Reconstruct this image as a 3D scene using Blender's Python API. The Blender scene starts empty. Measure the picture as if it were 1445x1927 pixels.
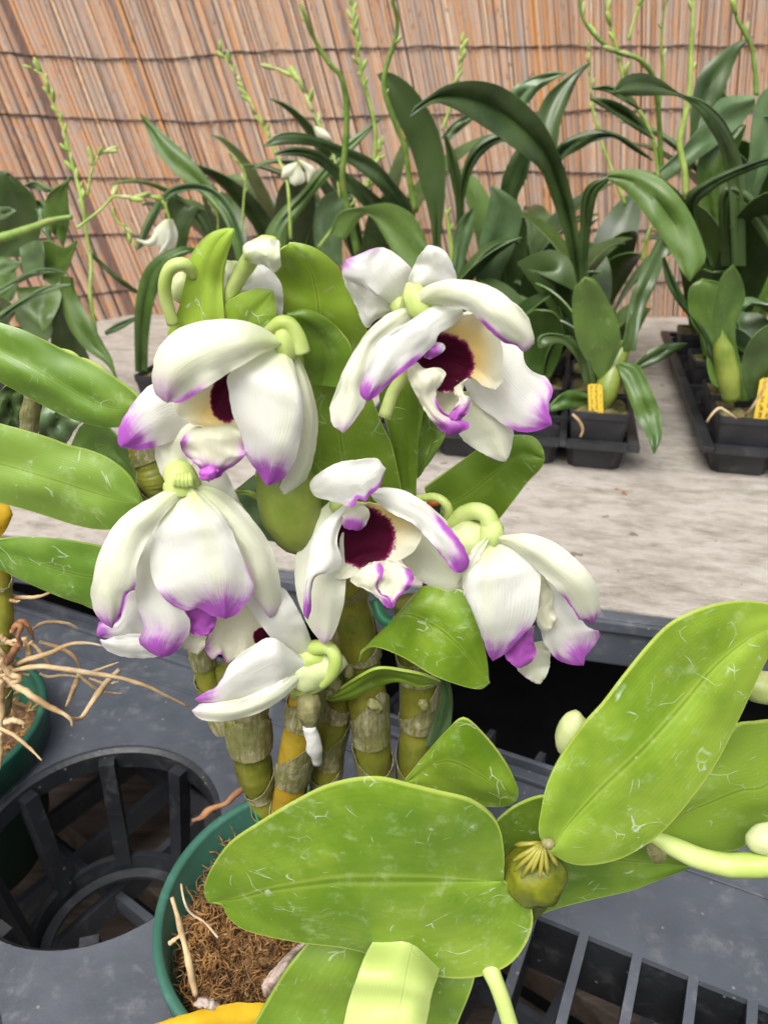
import bpy, bmesh, math, random
from mathutils import Vector, noise
from mathutils.geometry import delaunay_2d_cdt
R_ = math.radians
random.seed(7)
S = bpy.context.scene
# ------------------------------------------------------------------ camera
PITCH = 27.0
CP, SP = math.cos(R_(PITCH)), math.sin(R_(PITCH))
H = 1.057
cd = bpy.data.cameras.new('camera'); cam = bpy.data.objects.new('camera', cd); S.collection.objects.link(cam)
cam.location = (0, 0, H); cam.rotation_euler = (R_(90 - PITCH), 0, 0)
cd.sensor_fit = 'VERTICAL'; cd.sensor_height = 34.6; cd.lens = 26.0
cd.clip_start = 0.01; cd.clip_end = 200
cd.dof.use_dof = True; cd.dof.focus_distance = 0.315; cd.dof.aperture_fstop = 15.0
S.camera = cam
# ------------------------------------------------------------------ world, sun, exposure
SUN_EL, SUN_AZ = 58.0, 205.0     # azimuth measured clockwise from +Y
W = bpy.data.worlds.new('World'); S.world = W; W.use_nodes = True
wn = W.node_tree.nodes; wl = W.node_tree.links
bg = wn['Background']
sky = wn.new('ShaderNodeTexSky'); sky.sky_type = 'NISHITA'; sky.sun_disc = False
sky.sun_elevation = R_(SUN_EL); sky.sun_rotation = R_(SUN_AZ)
sky.air_density = 1.0; sky.dust_density = 6.0; sky.ozone_density = 1.0
hs = wn.new('ShaderNodeHueSaturation'); hs.inputs['Saturation'].default_value = 0.28   # overcast: a milky sky
wl.new(sky.outputs[0], hs.inputs['Color']); wl.new(hs.outputs[0], bg.inputs[0])
bg.inputs[1].default_value = 0.15
sd = bpy.data.lights.new('sun', 'SUN'); sun = bpy.data.objects.new('sun', sd); S.collection.objects.link(sun)
sd.energy = 1.6; sd.angle = R_(38); sd.color = (1.0, 0.965, 0.91)
az = R_(SUN_AZ); el = R_(SUN_EL)
sv = Vector((math.sin(az) * math.cos(el), math.cos(az) * math.cos(el), math.sin(el)))
sun.rotation_euler = sv.to_track_quat('Z', 'Y').to_euler()
S.view_settings.view_transform = 'Standard'; S.view_settings.look = 'None'
S.view_settings.gamma = 1; S.view_settings.exposure = 0.55
S.render.engine = 'CYCLES'

# ------------------------------------------------------------------ geometry from the photograph's sight lines
F = 1448.0
def P(px, py, Y, off=0.0):
    """point on the sight line of photo pixel (px,py) at world distance Y in front, off metres nearer"""
    u = (px - 722.5) / F; v = (py - 963.5) / F
    Z = Y / (CP - v * SP) - off
    return Vector((Z * u, Z * (CP - v * SP), H - Z * (SP + v * CP)))
def G(px, py, z):
    """point on the horizontal plane z"""
    u = (px - 722.5) / F; v = (py - 963.5) / F
    Z = (H - z) / (SP + v * CP)
    return Vector((Z * u, Z * (CP - v * SP), z))
CR = dict(p=(0, 0, 1), c1=(0, 0, 2.0014), c2=(722, 0, 2.0), c3=(160, 420, 3.0104), c4=(560, 440, 2.89), c5=(150, 850, 2.89),
          c6=(520, 840, 2.2937), c7=(350, 1150, 2.223), c8=(0, 900, 3.212), d1=(0, 1300, 2.779), d2=(380, 1440, 2.258),
          d3=(900, 1100, 2.651), d4=(900, 1550, 2.651), d5=(980, 480, 3.1075), d6=(0, 560, 3.107), d7=(780, 800, 2.173), d8=(0, 280, 3.44))
def K(c, pts):
    ox, oy, s = CR[c]
    if isinstance(pts, str):
        pts = [tuple(float(q) for q in w.split(',')) for w in pts.split()]
    return [(ox + p[0] / s, oy + p[1] / s) for p in pts]

def tag(o, label=None, cat=None, group=None, kind=None):
    if label: o['label'] = label
    if cat: o['category'] = cat
    if group: o['group'] = group
    if kind: o['kind'] = kind
    return o
def empty(name, loc, label, cat, group=None):
    o = bpy.data.objects.new(name, None); S.collection.objects.link(o); o.location = loc
    o.empty_display_size = 0.02
    return tag(o, label, cat, group)
bpy_up = bpy.context.view_layer.update
def obj(name, me, mat, parent=None, smooth=True, solid=0.0, label=None):
    if isinstance(me, bmesh.types.BMesh):
        m = bpy.data.meshes.new(name); me.to_mesh(m); me.free(); me = m
    o = bpy.data.objects.new(name, me); S.collection.objects.link(o)
    for mm in (mat if isinstance(mat, (list, tuple)) else [mat]): me.materials.append(mm)
    if smooth:
        me.polygons.foreach_set('use_smooth', [True] * len(me.polygons))
    if parent is not None:
        o.parent = parent
        t = Vector((0, 0, 0)); q = parent
        while q is not None: t += q.location; q = q.parent
        me.transform(__import__('mathutils').Matrix.Translation(-t))
    if solid:
        sm = o.modifiers.new('Solidify', 'SOLIDIFY'); sm.thickness = solid; sm.offset = 0
        es_ = o.modifiers.new('EdgeSplit', 'EDGE_SPLIT'); es_.split_angle = R_(62)
    if label: o['label'] = label
    return o

def spl(pts, n):
    """Catmull-Rom through pts, resampled to n points evenly by length"""
    if len(pts) == 1: return [Vector(pts[0])] * n
    p = [Vector(q) for q in pts]
    if len(p) == 2: return [p[0].lerp(p[1], i / (n - 1)) for i in range(n)]
    e = [2 * p[0] - p[1]] + p + [2 * p[-1] - p[-2]]
    d = []
    for i in range(1, len(e) - 2):
        a, b, c, f = e[i - 1], e[i], e[i + 1], e[i + 2]
        for k in range(10):
            t = k / 10
            d.append(0.5 * ((2 * b) + (c - a) * t + (2 * a - 5 * b + 4 * c - f) * t * t + (3 * b - a - 3 * c + f) * t ** 3))
    d.append(p[-1])
    L = [0]
    for i in range(1, len(d)): L.append(L[-1] + (d[i] - d[i - 1]).length)
    out = []; j = 0
    for i in range(n):
        s = L[-1] * i / (n - 1)
        while j < len(d) - 2 and L[j + 1] < s: j += 1
        dl = L[j + 1] - L[j]
        out.append(d[j].lerp(d[j + 1], 0 if dl == 0 else min(1, (s - L[j]) / dl)))
    return out
def lin(a, t):
    if not isinstance(a, (list, tuple)): return a
    x = t * (len(a) - 1); i = min(len(a) - 2, int(x)); f = x - i; f = f * f * (3 - 2 * f)
    return a[i] + (a[i + 1] - a[i]) * f
def ss(a, b, x):
    if a == b: return 1.0 if x >= a else 0.0
    t = max(0, min(1, (x - a) / (b - a))); return t * t * (3 - 2 * t)

def patch(name, c, A, B, Y, mat, parent=None, M=None, bulge=0.0, fold=0.0, tilt=0.0, off=0.0, ruf=0.0, nu=30, nv=14,
          solid=0.0007, tip=None, pa=None, pb=None, grn=0.0, spots=(), jag=0.0, label=None, rib=0.0, wav=0.0, fine=0.0):
    """a leaf or petal blade: edges A and B run base to tip along the outline, M is the midrib.
    Y: distance of the blade along its length; bulge/fold/tilt shape its cross-section, ruf waves its margin."""
    a = spl(K(c, A), nu); b = spl(K(c, B), nu)
    m = spl(K(c, M), nu) if M else None
    sd_ = random.random() * 90
    wmax = max((a[i] - b[i]).length for i in range(nu)) or 1
    me = bpy.data.meshes.new(name); vs = []; uv = []; tints = []
    for i in range(nu):
        t = i / (nu - 1); w = (a[i] - b[i]).length / wmax; w = math.sqrt(min(1, w))
        y = lin(Y, t); o0 = lin(off, t); bu = lin(bulge, t)
        for j in range(nv):
            s = -1 + 2 * j / (nv - 1)
            s = math.copysign(abs(s) ** 0.85, s)
            if m:
                q = a[i] * (s * (s - 1) / 2) + m[i] * (1 - s * s) + b[i] * (s * (s + 1) / 2)
                if (s < 0 and False): pass
            else:
                q = a[i] * ((1 - s) / 2) + b[i] * ((1 + s) / 2)
            if jag:
                e = abs(s) ** 3
                q = q + Vector((noise.noise(Vector((t * 22, s, sd_))), noise.noise(Vector((t * 22, s, sd_ + 9))))) * jag * e * (.5 + t)
            o = o0 + w * (bu * (.35 * (1 - s * s) + .65 * .5 * (1 + math.cos(math.pi * s))) - fold * (1 - abs(s)) ** 1.5 + tilt * s)
            if rib: o -= w * rib * math.exp(-(s / 0.10) ** 2)
            if ruf: o += w * ruf * abs(s) ** 2.5 * math.sin(t * 17 + sd_ + (2 if s > 0 else 0) + 3 * noise.noise(Vector((t * 4, s, sd_))))
            if fine: o += fine * w * noise.noise(Vector((t * 8.0, s * 4.5, sd_ + 31)))
            if wav: o += wav * w * noise.noise(Vector((t * 3.0, s * 1.3, sd_ + 3)))
            vs.append(P(q.x, q.y, y, o)); uv.append((j / (nv - 1), t))
            pu = 0.0
            if tip: pu = max(pu, tip[1] * ss(tip[0], 1.0, t + 0.06 * noise.noise(Vector((s * 3, t * 2, sd_)))))
            if pa and s < 0: pu = max(pu, pa[1] * ss(1 - pa[0], 1, -s + .08 * noise.noise(Vector((s, t * 9, sd_)))) * ss(pa[2], pa[2] + .2, t))
            if pb and s > 0: pu = max(pu, pb[1] * ss(1 - pb[0], 1, s + .08 * noise.noise(Vector((s, t * 9, sd_)))) * ss(pb[2], pb[2] + .2, t))
            g = grn * (1 - ss(0.0, 0.35, t)) * (1 - .5 * abs(s)) + grn * .25 * math.exp(-(s / .25) ** 2)
            dk = 0.0; ye = 0.0
            for (cx, cy, rx, ry, ch) in spots:
                cc = K(c, [(cx, cy)])[0]; sc = CR[c][2]
                r = math.hypot((q.x - cc[0]) * sc / rx, (q.y - cc[1]) * sc / ry)
                val = 1 - ss(0.0, 1.9, r)
                if ch == 'd': dk = max(dk, 1 - min(1, r / 2))
                elif ch == 'y': ye = max(ye, val)
                elif ch == 'p': pu = max(pu, val)
            tints.append((pu, g, dk, ye))
    fs = []
    for i in range(nu - 1):
        for j in range(nv - 1):
            k = i * nv + j; fs.append((k, k + 1, k + nv + 1, k + nv))
    me.from_pydata([tuple(v) for v in vs], [], fs)
    ul = me.uv_layers.new(name='UVMap'); L = ul.data
    for p in me.polygons:
        for li in p.loop_indices: L[li].uv = uv[me.loops[li].vertex_index]
    ca = me.color_attributes.new('tint', 'FLOAT_COLOR', 'POINT')
    for i, tt in enumerate(tints): ca.data[i].color = tt
    me.validate()
    return obj(name, me, mat, parent, True, solid, label)

def frames(pts):
    T = []
    n = len(pts)
    for i in range(n):
        t = (pts[min(n - 1, i + 1)] - pts[max(0, i - 1)])
        T.append(t.normalized() if t.length > 1e-9 else Vector((0, 0, 1)))
    u = T[0].orthogonal().normalized(); out = []
    for i in range(n):
        u = (u - T[i] * u.dot(T[i]))
        u = u.normalized() if u.length > 1e-6 else T[i].orthogonal().normalized()
        out.append((T[i], u, T[i].cross(u)))
    return out
def tube_bm(bm, pts, rad, seg=10, caps=True, wob=0.0, uvl=None):
    fr = frames(pts); rings = []; n = len(pts)
    for i, p in enumerate(pts):
        r = rad(i / (n - 1)) if callable(rad) else lin(rad, i / (n - 1))
        ring = []
        for k in range(seg):
            a = 2 * math.pi * k / seg
            rr = r * (1 + wob * noise.noise(Vector((math.cos(a) * 2, math.sin(a) * 2, i * .3 + p.x * 50))))
            ring.append(bm.verts.new(p + fr[i][1] * math.cos(a) * rr + fr[i][2] * math.sin(a) * rr))
        rings.append(ring)
    for i in range(n - 1):
        for k in range(seg):
            k2 = (k + 1) % seg
            f = bm.faces.new((rings[i][k], rings[i][k2], rings[i + 1][k2], rings[i + 1][k]))
            if uvl:
                for lp, (uu, vv) in zip(f.loops, ((k, i), (k + 1, i), (k + 1, i + 1), (k, i + 1))): lp[uvl].uv = (uu / seg, vv / (n - 1))
    if caps:
        bm.faces.new(list(reversed(rings[0]))); bm.faces.new(rings[-1])
    return rings
def tube(name, pts, rad, mat, parent=None, seg=10, n=24, wob=0.0, label=None):
    bm = bmesh.new(); uvl = bm.loops.layers.uv.new('UVMap')
    tube_bm(bm, spl(pts, n), rad, seg, True, wob, uvl)
    return obj(name, bm, mat, parent, True, 0, label)
def T3(c, s, Y):
    """sight-line points 'x,y x,y' with a list of distances -> world points"""
    k = K(c, s); n = len(k)
    return [P(q[0], q[1], lin(Y, i / (n - 1))) for i, q in enumerate(k)]
def box_bm(bm, x0, x1, y0, y1, z0, z1, ex=(1, 0), ey=(0, 1), o=(0, 0), bevel=0.0):
    vs = []
    for z in (z0, z1):
        for (x, y) in ((x0, y0), (x1, y0), (x1, y1), (x0, y1)):
            vs.append(bm.verts.new((o[0] + ex[0] * x + ey[0] * y, o[1] + ex[1] * x + ey[1] * y, z)))
    f = [bm.faces.new([vs[i] for i in q]) for q in ((3, 2, 1, 0), (4, 5, 6, 7), (0, 1, 5, 4), (1, 2, 6, 5), (2, 3, 7, 6), (3, 0, 4, 7))]
    if bevel:
        es = list({e for ff in f for e in ff.edges}); bmesh.ops.bevel(bm, geom=es, offset=bevel, segments=2, affect='EDGES', profile=.6)
def blob(name, c, r, mat, parent=None, stretch=None, axis=None, n=2, wob=0.0, label=None, seed=0):
    bm = bmesh.new(); bmesh.ops.create_icosphere(bm, subdivisions=n + 1, radius=1)
    ax = (axis or Vector((0, 0, 1))).normalized(); u = ax.orthogonal().normalized(); w = ax.cross(u); st = stretch or 1
    for v in bm.verts:
        q = v.co.copy(); k = 1 + wob * noise.noise(q * 2.2 + Vector((seed, 0, 0)))
        taper = 1 - .0 * q.z
        v.co = Vector(c) + (u * q.x * taper + w * q.y * taper + ax * q.z * st) * r * k
    return obj(name, bm, mat, parent, True, 0, label)
# ------------------------------------------------------------------ materials
class NT:
    def __init__(s, name):
        s.m = bpy.data.materials.new(name); s.m.use_nodes = True
        s.t = s.m.node_tree; s.n = s.t.nodes; s.l = s.t.links
        s.b = s.n['Principled BSDF']; s.out = s.n['Material Output']
    def new(s, k, **kw):
        nd = s.n.new('ShaderNode' + k)
        for a, v in kw.items():
            if a in ('ins',):
                for i, x in v.items():
                    if hasattr(x, 'is_linked') or isinstance(x, bpy.types.NodeSocket): s.l.new(x, nd.inputs[i])
                    else: nd.inputs[i].default_value = x
            else: setattr(nd, a, v)
        return nd
    def noise(s, vec, scale, det=3, rough=.55, dist=0.0):
        return s.new('TexNoise', ins={'Vector': vec, 'Scale': scale, 'Detail': det, 'Roughness': rough, 'Distortion': dist}).outputs['Fac']
    def math(s, op, a, b=0.0, c=0.0, clamp=False):
        nd = s.new('Math', operation=op, use_clamp=clamp, ins={0: a, 1: b, 2: c}); return nd.outputs[0]
    def mr(s, v, a, b, c=0.0, d=1.0, smooth=True):
        nd = s.new('MapRange', interpolation_type='SMOOTHSTEP' if smooth else 'LINEAR', ins={'Value': v, 'From Min': a, 'From Max': b, 'To Min': c, 'To Max': d}); return nd.outputs[0]
    def mix(s, f, a, b):
        nd = s.new('Mix', data_type='RGBA')
        for i, x in ((0, f), (6, a), (7, b)):
            if isinstance(x, bpy.types.NodeSocket): s.l.new(x, nd.inputs[i])
            else: nd.inputs[i].default_value = x if i == 0 else (*x[:3], 1)
        return nd.outputs[2]
    def ramp(s, v, stops):
        nd = s.new('ValToRGB'); s.l.new(v, nd.inputs[0]); e = nd.color_ramp.elements
        while len(e) < len(stops): e.new(0.5)
        for k, (p, c) in enumerate(stops): e[k].position = p; e[k].color = (*c, 1)
        return nd.outputs[0]
    def scale(s, vec, sc):
        return s.new('Mapping', ins={'Vector': vec, 'Scale': sc}).outputs[0]
    def co(s, k='Object'): return s.new('TexCoord').outputs[k]
    def set(s, **kw):
        nm = {'col': 'Base Color', 'rough': 'Roughness', 'metal': 'Metallic', 'spec': 'Specular IOR Level', 'sss': 'Subsurface Weight', 'coat': 'Coat Weight', 'crough': 'Coat Roughness'}
        for k, v in kw.items():
            i = s.b.inputs[nm[k]]
            if isinstance(v, bpy.types.NodeSocket): s.l.new(v, i)
            else: i.default_value = (*v, 1) if k == 'col' else v
        return s
    def bump(s, h, st=.3, d=.001):
        nd = s.new('Bump', ins={'Strength': st, 'Distance': d, 'Height': h}); s.l.new(nd.outputs[0], s.b.inputs['Normal']); return s
    def transl(s, col, f):
        tr = s.new('BsdfTranslucent')
        if isinstance(col, bpy.types.NodeSocket): s.l.new(col, tr.inputs[0])
        else: tr.inputs[0].default_value = (*col, 1)
        mx = s.new('MixShader'); mx.inputs[0].default_value = f
        s.l.new(s.b.outputs[0], mx.inputs[1]); s.l.new(tr.outputs[0], mx.inputs[2]); s.l.new(mx.outputs[0], s.out.inputs[0]); return s

def leaf_mat(name, c1, c2, edge, scars=1.0, tr=.18, rough=.38, veins=.35):
    m = NT(name); uv = m.co('UV'); ob = m.co('Object')
    sp = m.new('SeparateXYZ', ins={0: uv}); u, v = sp.outputs[0], sp.outputs[1]
    n1 = m.noise(ob, 22, 4, .6); n2 = m.noise(ob, 95, 3, .6)
    rnd = m.new('ObjectInfo').outputs['Random']
    base = m.mix(m.mr(m.math('ADD', n1, m.math('MULTIPLY', rnd, .25)), .35, .8), c1, c2)
    base = m.mix(m.mr(n2, .55, .85, 0, .25), base, tuple(min(1, x * 1.5) for x in c2))
    # parallel veins, midrib, pale margin
    vv = m.new('TexWave', wave_type='BANDS', bands_direction='X', ins={'Vector': m.scale(uv, (1, .02, 1)), 'Scale': 9.0, 'Distortion': 1.2, 'Detail': 2.0}).outputs['Fac']
    vv = m.mr(vv, .3, 1, 0, 1)
    base = m.mix(m.math('MULTIPLY', vv, .05), base, tuple(x * .6 for x in c1))
    au = m.math('ABSOLUTE', m.math('SUBTRACT', u, .5))
    ribm = m.mr(au, .0, .012, 1, 0)
    base = m.mix(m.math('MULTIPLY', ribm, veins), base, tuple(x * .55 for x in c1))
    ribl = m.math('MULTIPLY', m.mr(au, .012, .03, 1, 0), m.mr(au, .004, .012))
    base = m.mix(m.math('MULTIPLY', ribl, .25), base, edge)
    em = m.mr(m.math('ADD', au, m.math('MULTIPLY', n2, .006)), .487, .5)
    base = m.mix(m.math('MULTIPLY', em, .8), base, edge)
    h = m.math('ADD', m.math('MULTIPLY', vv, .12), m.math('MULTIPLY', n1, 2.0))
    rough_s = m.mr(n1, .3, .8, rough - .06, rough + .16)
    if scars:
        d = m.new('VectorMath', operation='ADD', ins={0: ob, 1: m.new('VectorMath', operation='SCALE', ins={0: m.new('TexNoise', ins={'Vector': ob, 'Scale': 30.0}).outputs['Color'], 'Scale': .045}).outputs[0]}).outputs[0]
        vo = m.new('TexVoronoi', feature='DISTANCE_TO_EDGE', ins={'Vector': d, 'Scale': 85.0}).outputs['Distance']
        line = m.mr(vo, .004, .030, 1, 0)
        mask = m.mr(m.noise(ob, 110, 2, .5), .53, .64)
        mask2 = m.mr(m.noise(ob, 24, 2, .5), .38, .54)
        sc = m.math('MULTIPLY', m.math('MULTIPLY', line, mask), mask2)
        # pale chalky residue patches and fine specks
        resid = m.math('MULTIPLY', m.mr(m.noise(ob, 95, 5, .75), .52, .74), .26)
        speck = m.math('MULTIPLY', m.mr(m.noise(ob, 330, 2, .5), .70, .78), m.mr(m.noise(ob, 40, 2, .5), .48, .6))
        tot = m.math('MULTIPLY', m.math('MAXIMUM', m.math('MAXIMUM', m.math('MULTIPLY', sc, .80), resid), m.math('MULTIPLY', speck, .75)), scars, clamp=True)
        base = m.mix(tot, base, (.62, .74, .50))
        h = m.math('ADD', h, m.math('MULTIPLY', sc, 1.2))
    m.set(col=base, rough=rough_s, spec=.5, coat=.12, crough=.25)
    m.bump(h, .25, .0006)
    m.transl(m.mix(.35, base, tuple(min(1, x * 2) for x in c2)), tr)
    return m.m
M = {}
M['leaf'] = leaf_mat('leaf_bright', (.135, .255, .012), (.32, .465, .045), (.50, .61, .11), 1.0, .20)
M['leaf_mid'] = leaf_mat('leaf_mid', (.12, .22, .016), (.23, .36, .035), (.40, .52, .09), .55, .22)
M['leaf_left'] = leaf_mat('leaf_left', (.10, .21, .02), (.22, .35, .05), (.36, .5, .09), .8, .16)
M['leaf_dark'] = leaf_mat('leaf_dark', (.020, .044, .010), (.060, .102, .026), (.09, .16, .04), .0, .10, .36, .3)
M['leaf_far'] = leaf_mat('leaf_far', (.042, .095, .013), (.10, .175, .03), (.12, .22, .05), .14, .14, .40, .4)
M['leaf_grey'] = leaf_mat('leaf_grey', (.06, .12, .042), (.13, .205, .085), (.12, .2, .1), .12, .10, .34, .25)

def petal_mat(name, white, warm, purple=(.54, .07, .64)):
    m = NT(name); uv = m.co('UV'); ob = m.co('Object')
    at = m.new('Attribute', attribute_name='tint')
    sp = m.new('SeparateColor', ins={0: at.outputs['Color']}); pu, gr, dk = sp.outputs; ye = at.outputs['Alpha']
    su = m.new('SeparateXYZ', ins={0: uv})
    n1 = m.noise(ob, 60, 4, .6); n2 = m.noise(ob, 240, 3, .65)
    # streaks running along the petal
    st = m.noise(m.scale(uv, (34, 2.2, 1)), 1.0, 4, .65, .4)
    base = m.mix(m.mr(n1, .3, .75, 0, 1), white, tuple(x * y for x, y in zip(white, (.985, .99, .955))))
    base = m.mix(m.math('MULTIPLY', gr, 1.0, clamp=True), base, warm)
    base = m.mix(m.math('MULTIPLY', m.mr(st, .5, .8), .07), base, (.66, .70, .60))
    base = m.mix(m.math('MULTIPLY', ye, .75, clamp=True), base, (.92, .68, .16))
    p2 = m.math('ADD', pu, m.math('ADD', m.math('MULTIPLY', m.math('SUBTRACT', st, .5), .55), m.math('MULTIPLY', m.math('SUBTRACT', n2, .5), .35)))
    p2 = m.math('MULTIPLY', m.mr(p2, .03, .82), m.mr(pu, .0, .12))
    lil = m.mix(m.mr(p2, .35, 1), (.80, .50, .86), purple)
    base = m.mix(m.math('MULTIPLY', p2, .90, clamp=True), base, lil)
    d2 = m.math('ADD', dk, m.math('ADD', m.math('MULTIPLY', m.math('SUBTRACT', m.noise(ob, 420, 3, .7), .5), .20), m.math('MULTIPLY', m.math('SUBTRACT', n1, .5), .10)))
    base = m.mix(m.mr(d2, .42, .48), base, (.30, .015, .11))
    base = m.mix(m.mr(d2, .47, .53), base, (.085, .001, .022))
    m.set(col=base, rough=.66, spec=.14)
    m.b.inputs['Sheen Weight'].default_value = .08
    vein = m.new('TexWave', wave_type='BANDS', bands_direction='X', ins={'Vector': m.scale(uv, (1, .15, 1)), 'Scale': 9.5, 'Distortion': 2.0, 'Detail': 2.0, 'Detail Scale': 1.5}).outputs['Fac']
    h = m.math('ADD', m.math('MULTIPLY', vein, .26), m.math('ADD', m.math('MULTIPLY', n1, 1.4), m.math('MULTIPLY', n2, .35)))
    m.bump(m.math('ADD', h, m.math('MULTIPLY', st, .8)), .42, .0006)
    m.transl(base, .45)
    return m.m
M['petal'] = petal_mat('petal_white', (.90, .90, .865), (.68, .76, .28))
M['sepal'] = petal_mat('petal_cream', (.88, .89, .77), (.64, .74, .28))
M['lip'] = petal_mat('petal_lip', (.85, .84, .70), (.74, .76, .33), (.50, .055, .57))

def simple(name, c1, c2, sc=30, rough=.5, bump=.2, bd=.001, tr=0, stretch=(1, 1, 1), det=4, spec=.5, c3=None, scale3=120):
    m = NT(name); ob = m.co('Object'); v = m.scale(ob, stretch)
    n = m.noise(v, sc, det, .6); base = m.mix(m.mr(n, .3, .7), c1, c2)
    if c3:
        n3 = m.noise(v, scale3, 3, .6); base = m.mix(m.mr(n3, .55, .72, 0, .8), base, c3)
    m.set(col=base, rough=m.mr(n, .2, .8, rough - .08, rough + .1), spec=spec)
    if bump: m.bump(n, bump, bd)
    if tr: m.transl(base, tr)
    return m.m
M['stem'] = simple('stem_pale', (.44, .56, .13), (.60, .69, .27), 40, .42, .1, .0005, .15)
M['stem_green'] = simple('stem_green', (.10, .20, .03), (.21, .33, .06), 60, .45, .2, .0005, .05, c3=(.30, .22, .07), scale3=50)
M['stem_dark'] = simple('stem_dark', (.045, .09, .02), (.11, .17, .03), 50, .5, .2, .0005, 0, c3=(.16, .10, .05), scale3=40)
M['spike'] = simple('spike_green', (.24, .38, .06), (.44, .56, .14), 70, .45, .2, .0005, .15)
M['bud'] = simple('bud_cream', (.54, .62, .26), (.72, .76, .46), 45, .45, .2, .0006, .2)
M['bud_green'] = simple('bud_green', (.30, .38, .10), (.55, .56, .26), 45, .45, .2, .0006, .2)
M['olive'] = simple('bulb_olive', (.13, .19, .025), (.25, .30, .05), 35, .35, .2, .0006, .05)
def cane_mat():
    m = NT('cane'); uv = m.co('UV'); ob = m.co('Object')
    at = m.new('Attribute', attribute_name='yellow')
    n = m.noise(ob, 45, 4, .6); st = m.noise(m.scale(uv, (26, 3, 1)), 1, 3, .6)
    g = m.mix(m.mr(n, .3, .7), (.095, .115, .012), (.20, .215, .028))
    y = m.mix(m.mr(n, .3, .7), (.33, .20, .010), (.46, .31, .022))
    rnd = at.outputs['Fac']
    base = m.mix(rnd, g, y)
    base = m.mix(m.mr(st, .5, .8, 0, .3), base, (.30, .27, .10))
    base = m.mix(m.mr(m.noise(ob, 150, 3, .6), .62, .72, 0, .5), base, (.10, .06, .02))
    m.set(col=base, rough=.36); m.bump(m.math('ADD', st, n), .25, .0008); return m.m
M['cane'] = cane_mat()
def sheath_mat():
    m = NT('dry_sheath'); uv = m.co('UV'); ob = m.co('Object')
    st = m.noise(m.scale(uv, (30, 2.5, 1)), 1, 5, .7, .6); n = m.noise(ob, 70, 4, .65); n3 = m.noise(ob, 260, 3, .6)
    base = m.ramp(st, [(.25, (.12, .11, .03)), (.45, (.27, .25, .10)), (.62, (.44, .41, .27)), (.85, (.56, .53, .45))])
    base = m.mix(m.mr(n, .40, .62, 0, .85), base, (.16, .165, .045))
    base = m.mix(m.mr(n3, .6, .7, 0, .6), base, (.12, .08, .05))
    m.set(col=base, rough=.6); m.bump(m.math('ADD', st, n3), .6, .0012); m.transl(base, .12); return m.m
M['sheath'] = sheath_mat()
M['root'] = simple('dry_root', (.30, .18, .075), (.58, .44, .25), 55, .65, .5, .001, 0, c3=(.60, .52, .38), scale3=30)
M['root2'] = simple('dry_root_dark', (.14, .06, .03), (.36, .17, .07), 60, .7, .5, .001)
M['green_wire'] = simple('green_wire', (.01, .12, .05), (.02, .2, .09), 60, .35, .1)
M['black_pl'] = simple('black_plastic', (.010, .011, .013), (.028, .029, .032), 25, .45, .25, .001, 0, c3=(.05, .046, .04), scale3=60)
M['black_pot'] = simple('pot_black', (.012, .012, .014), (.03, .03, .033), 30, .5, .25, .001)
M['yel_tag'] = None
def greyplastic(name, a, b, dust):
    m = NT(name); ob = m.co('Object')
    n1 = m.noise(ob, 9, 5, .65); n2 = m.noise(ob, 60, 4, .7); n3 = m.noise(ob, 380, 2, .5)
    base = m.mix(m.mr(n1, .3, .7), a, b)
    base = m.mix(m.mr(n2, .52, .75, 0, .45), base, dust)
    base = m.mix(m.mr(m.noise(ob, 28, 5, .8, .8), .60, .70, 0, .35), base, dust)
    vs = m.new('TexVoronoi', ins={'Vector': ob, 'Scale': 90.0}).outputs['Distance']
    base = m.mix(m.mr(vs, .05, .10, .5, 0), base, (.30, .29, .28))
    sc = m.noise(m.scale(ob, (6, 60, 20)), 5, 4, .7, .5)
    base = m.mix(m.mr(sc, .62, .72, 0, .22), base, dust)
    m.set(col=base, rough=m.mr(n2, .3, .8, .36, .62), spec=.5)
    m.bump(m.math('ADD', n3, m.math('MULTIPLY', n2, 2)), .25, .0006); return m.m
M['grey_pl'] = greyplastic('grey_plastic', (.048, .055, .068), (.085, .094, .112), (.19, .19, .20))
M['grey_dark'] = greyplastic('dark_plastic', (.008, .009, .011), (.018, .020, .024), (.07, .07, .075))
M['trim'] = greyplastic('bench_trim', (.055, .062, .075), (.09, .10, .118), (.20, .20, .21))
M['pot_green'] = simple('pot_green', (.026, .098, .068), (.042, .14, .10), 16, .42, .15, .0006, 0, c3=(.07, .21, .16), scale3=45)
M['pot_dkgreen'] = simple('pot_dark_green', (.006, .05, .03), (.012, .075, .045), 16, .40, .15, .0006, 0, c3=(.03, .10, .07), scale3=40)
def wood():
    m = NT('weathered_plywood'); ob = m.co('Object'); r = m.new('VectorRotate', rotation_type='Z_AXIS', ins={'Vector': ob, 'Angle': R_(13)}).outputs[0]
    v = m.scale(r, (5, 11, 11))
    n1 = m.noise(v, 5.5, 6, .72, .25); n2 = m.noise(v, 24, 5, .7, .3); n3 = m.noise(m.scale(r, (8, 90, 40)), 6, 3, .6)
    base = m.ramp(n1, [(.24, (.15, .125, .10)), (.40, (.26, .235, .20)), (.54, (.36, .328, .29)), (.75, (.43, .40, .36))])
    base = m.mix(m.mr(n2, .55, .75, 0, .5), base, (.24, .19, .155))
    base = m.mix(m.mr(n2, .25, .42, .6, 0), base, (.52, .475, .43))
    base = m.mix(m.mr(n3, .55, .75, 0, .3), base, (.25, .19, .15))
    base = m.mix(m.mr(m.noise(r, 3.2, 4, .6, 1.0), .56, .68, 0, .45), base, (.27, .21, .17))
    base = m.mix(m.mr(m.noise(r, 45, 3, .5), .70, .75, 0, .8), base, (.10, .08, .06))
    m.set(col=base, rough=.8, spec=.25); m.bump(m.math('ADD', n2, n3), .5, .0015); return m.m
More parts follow.
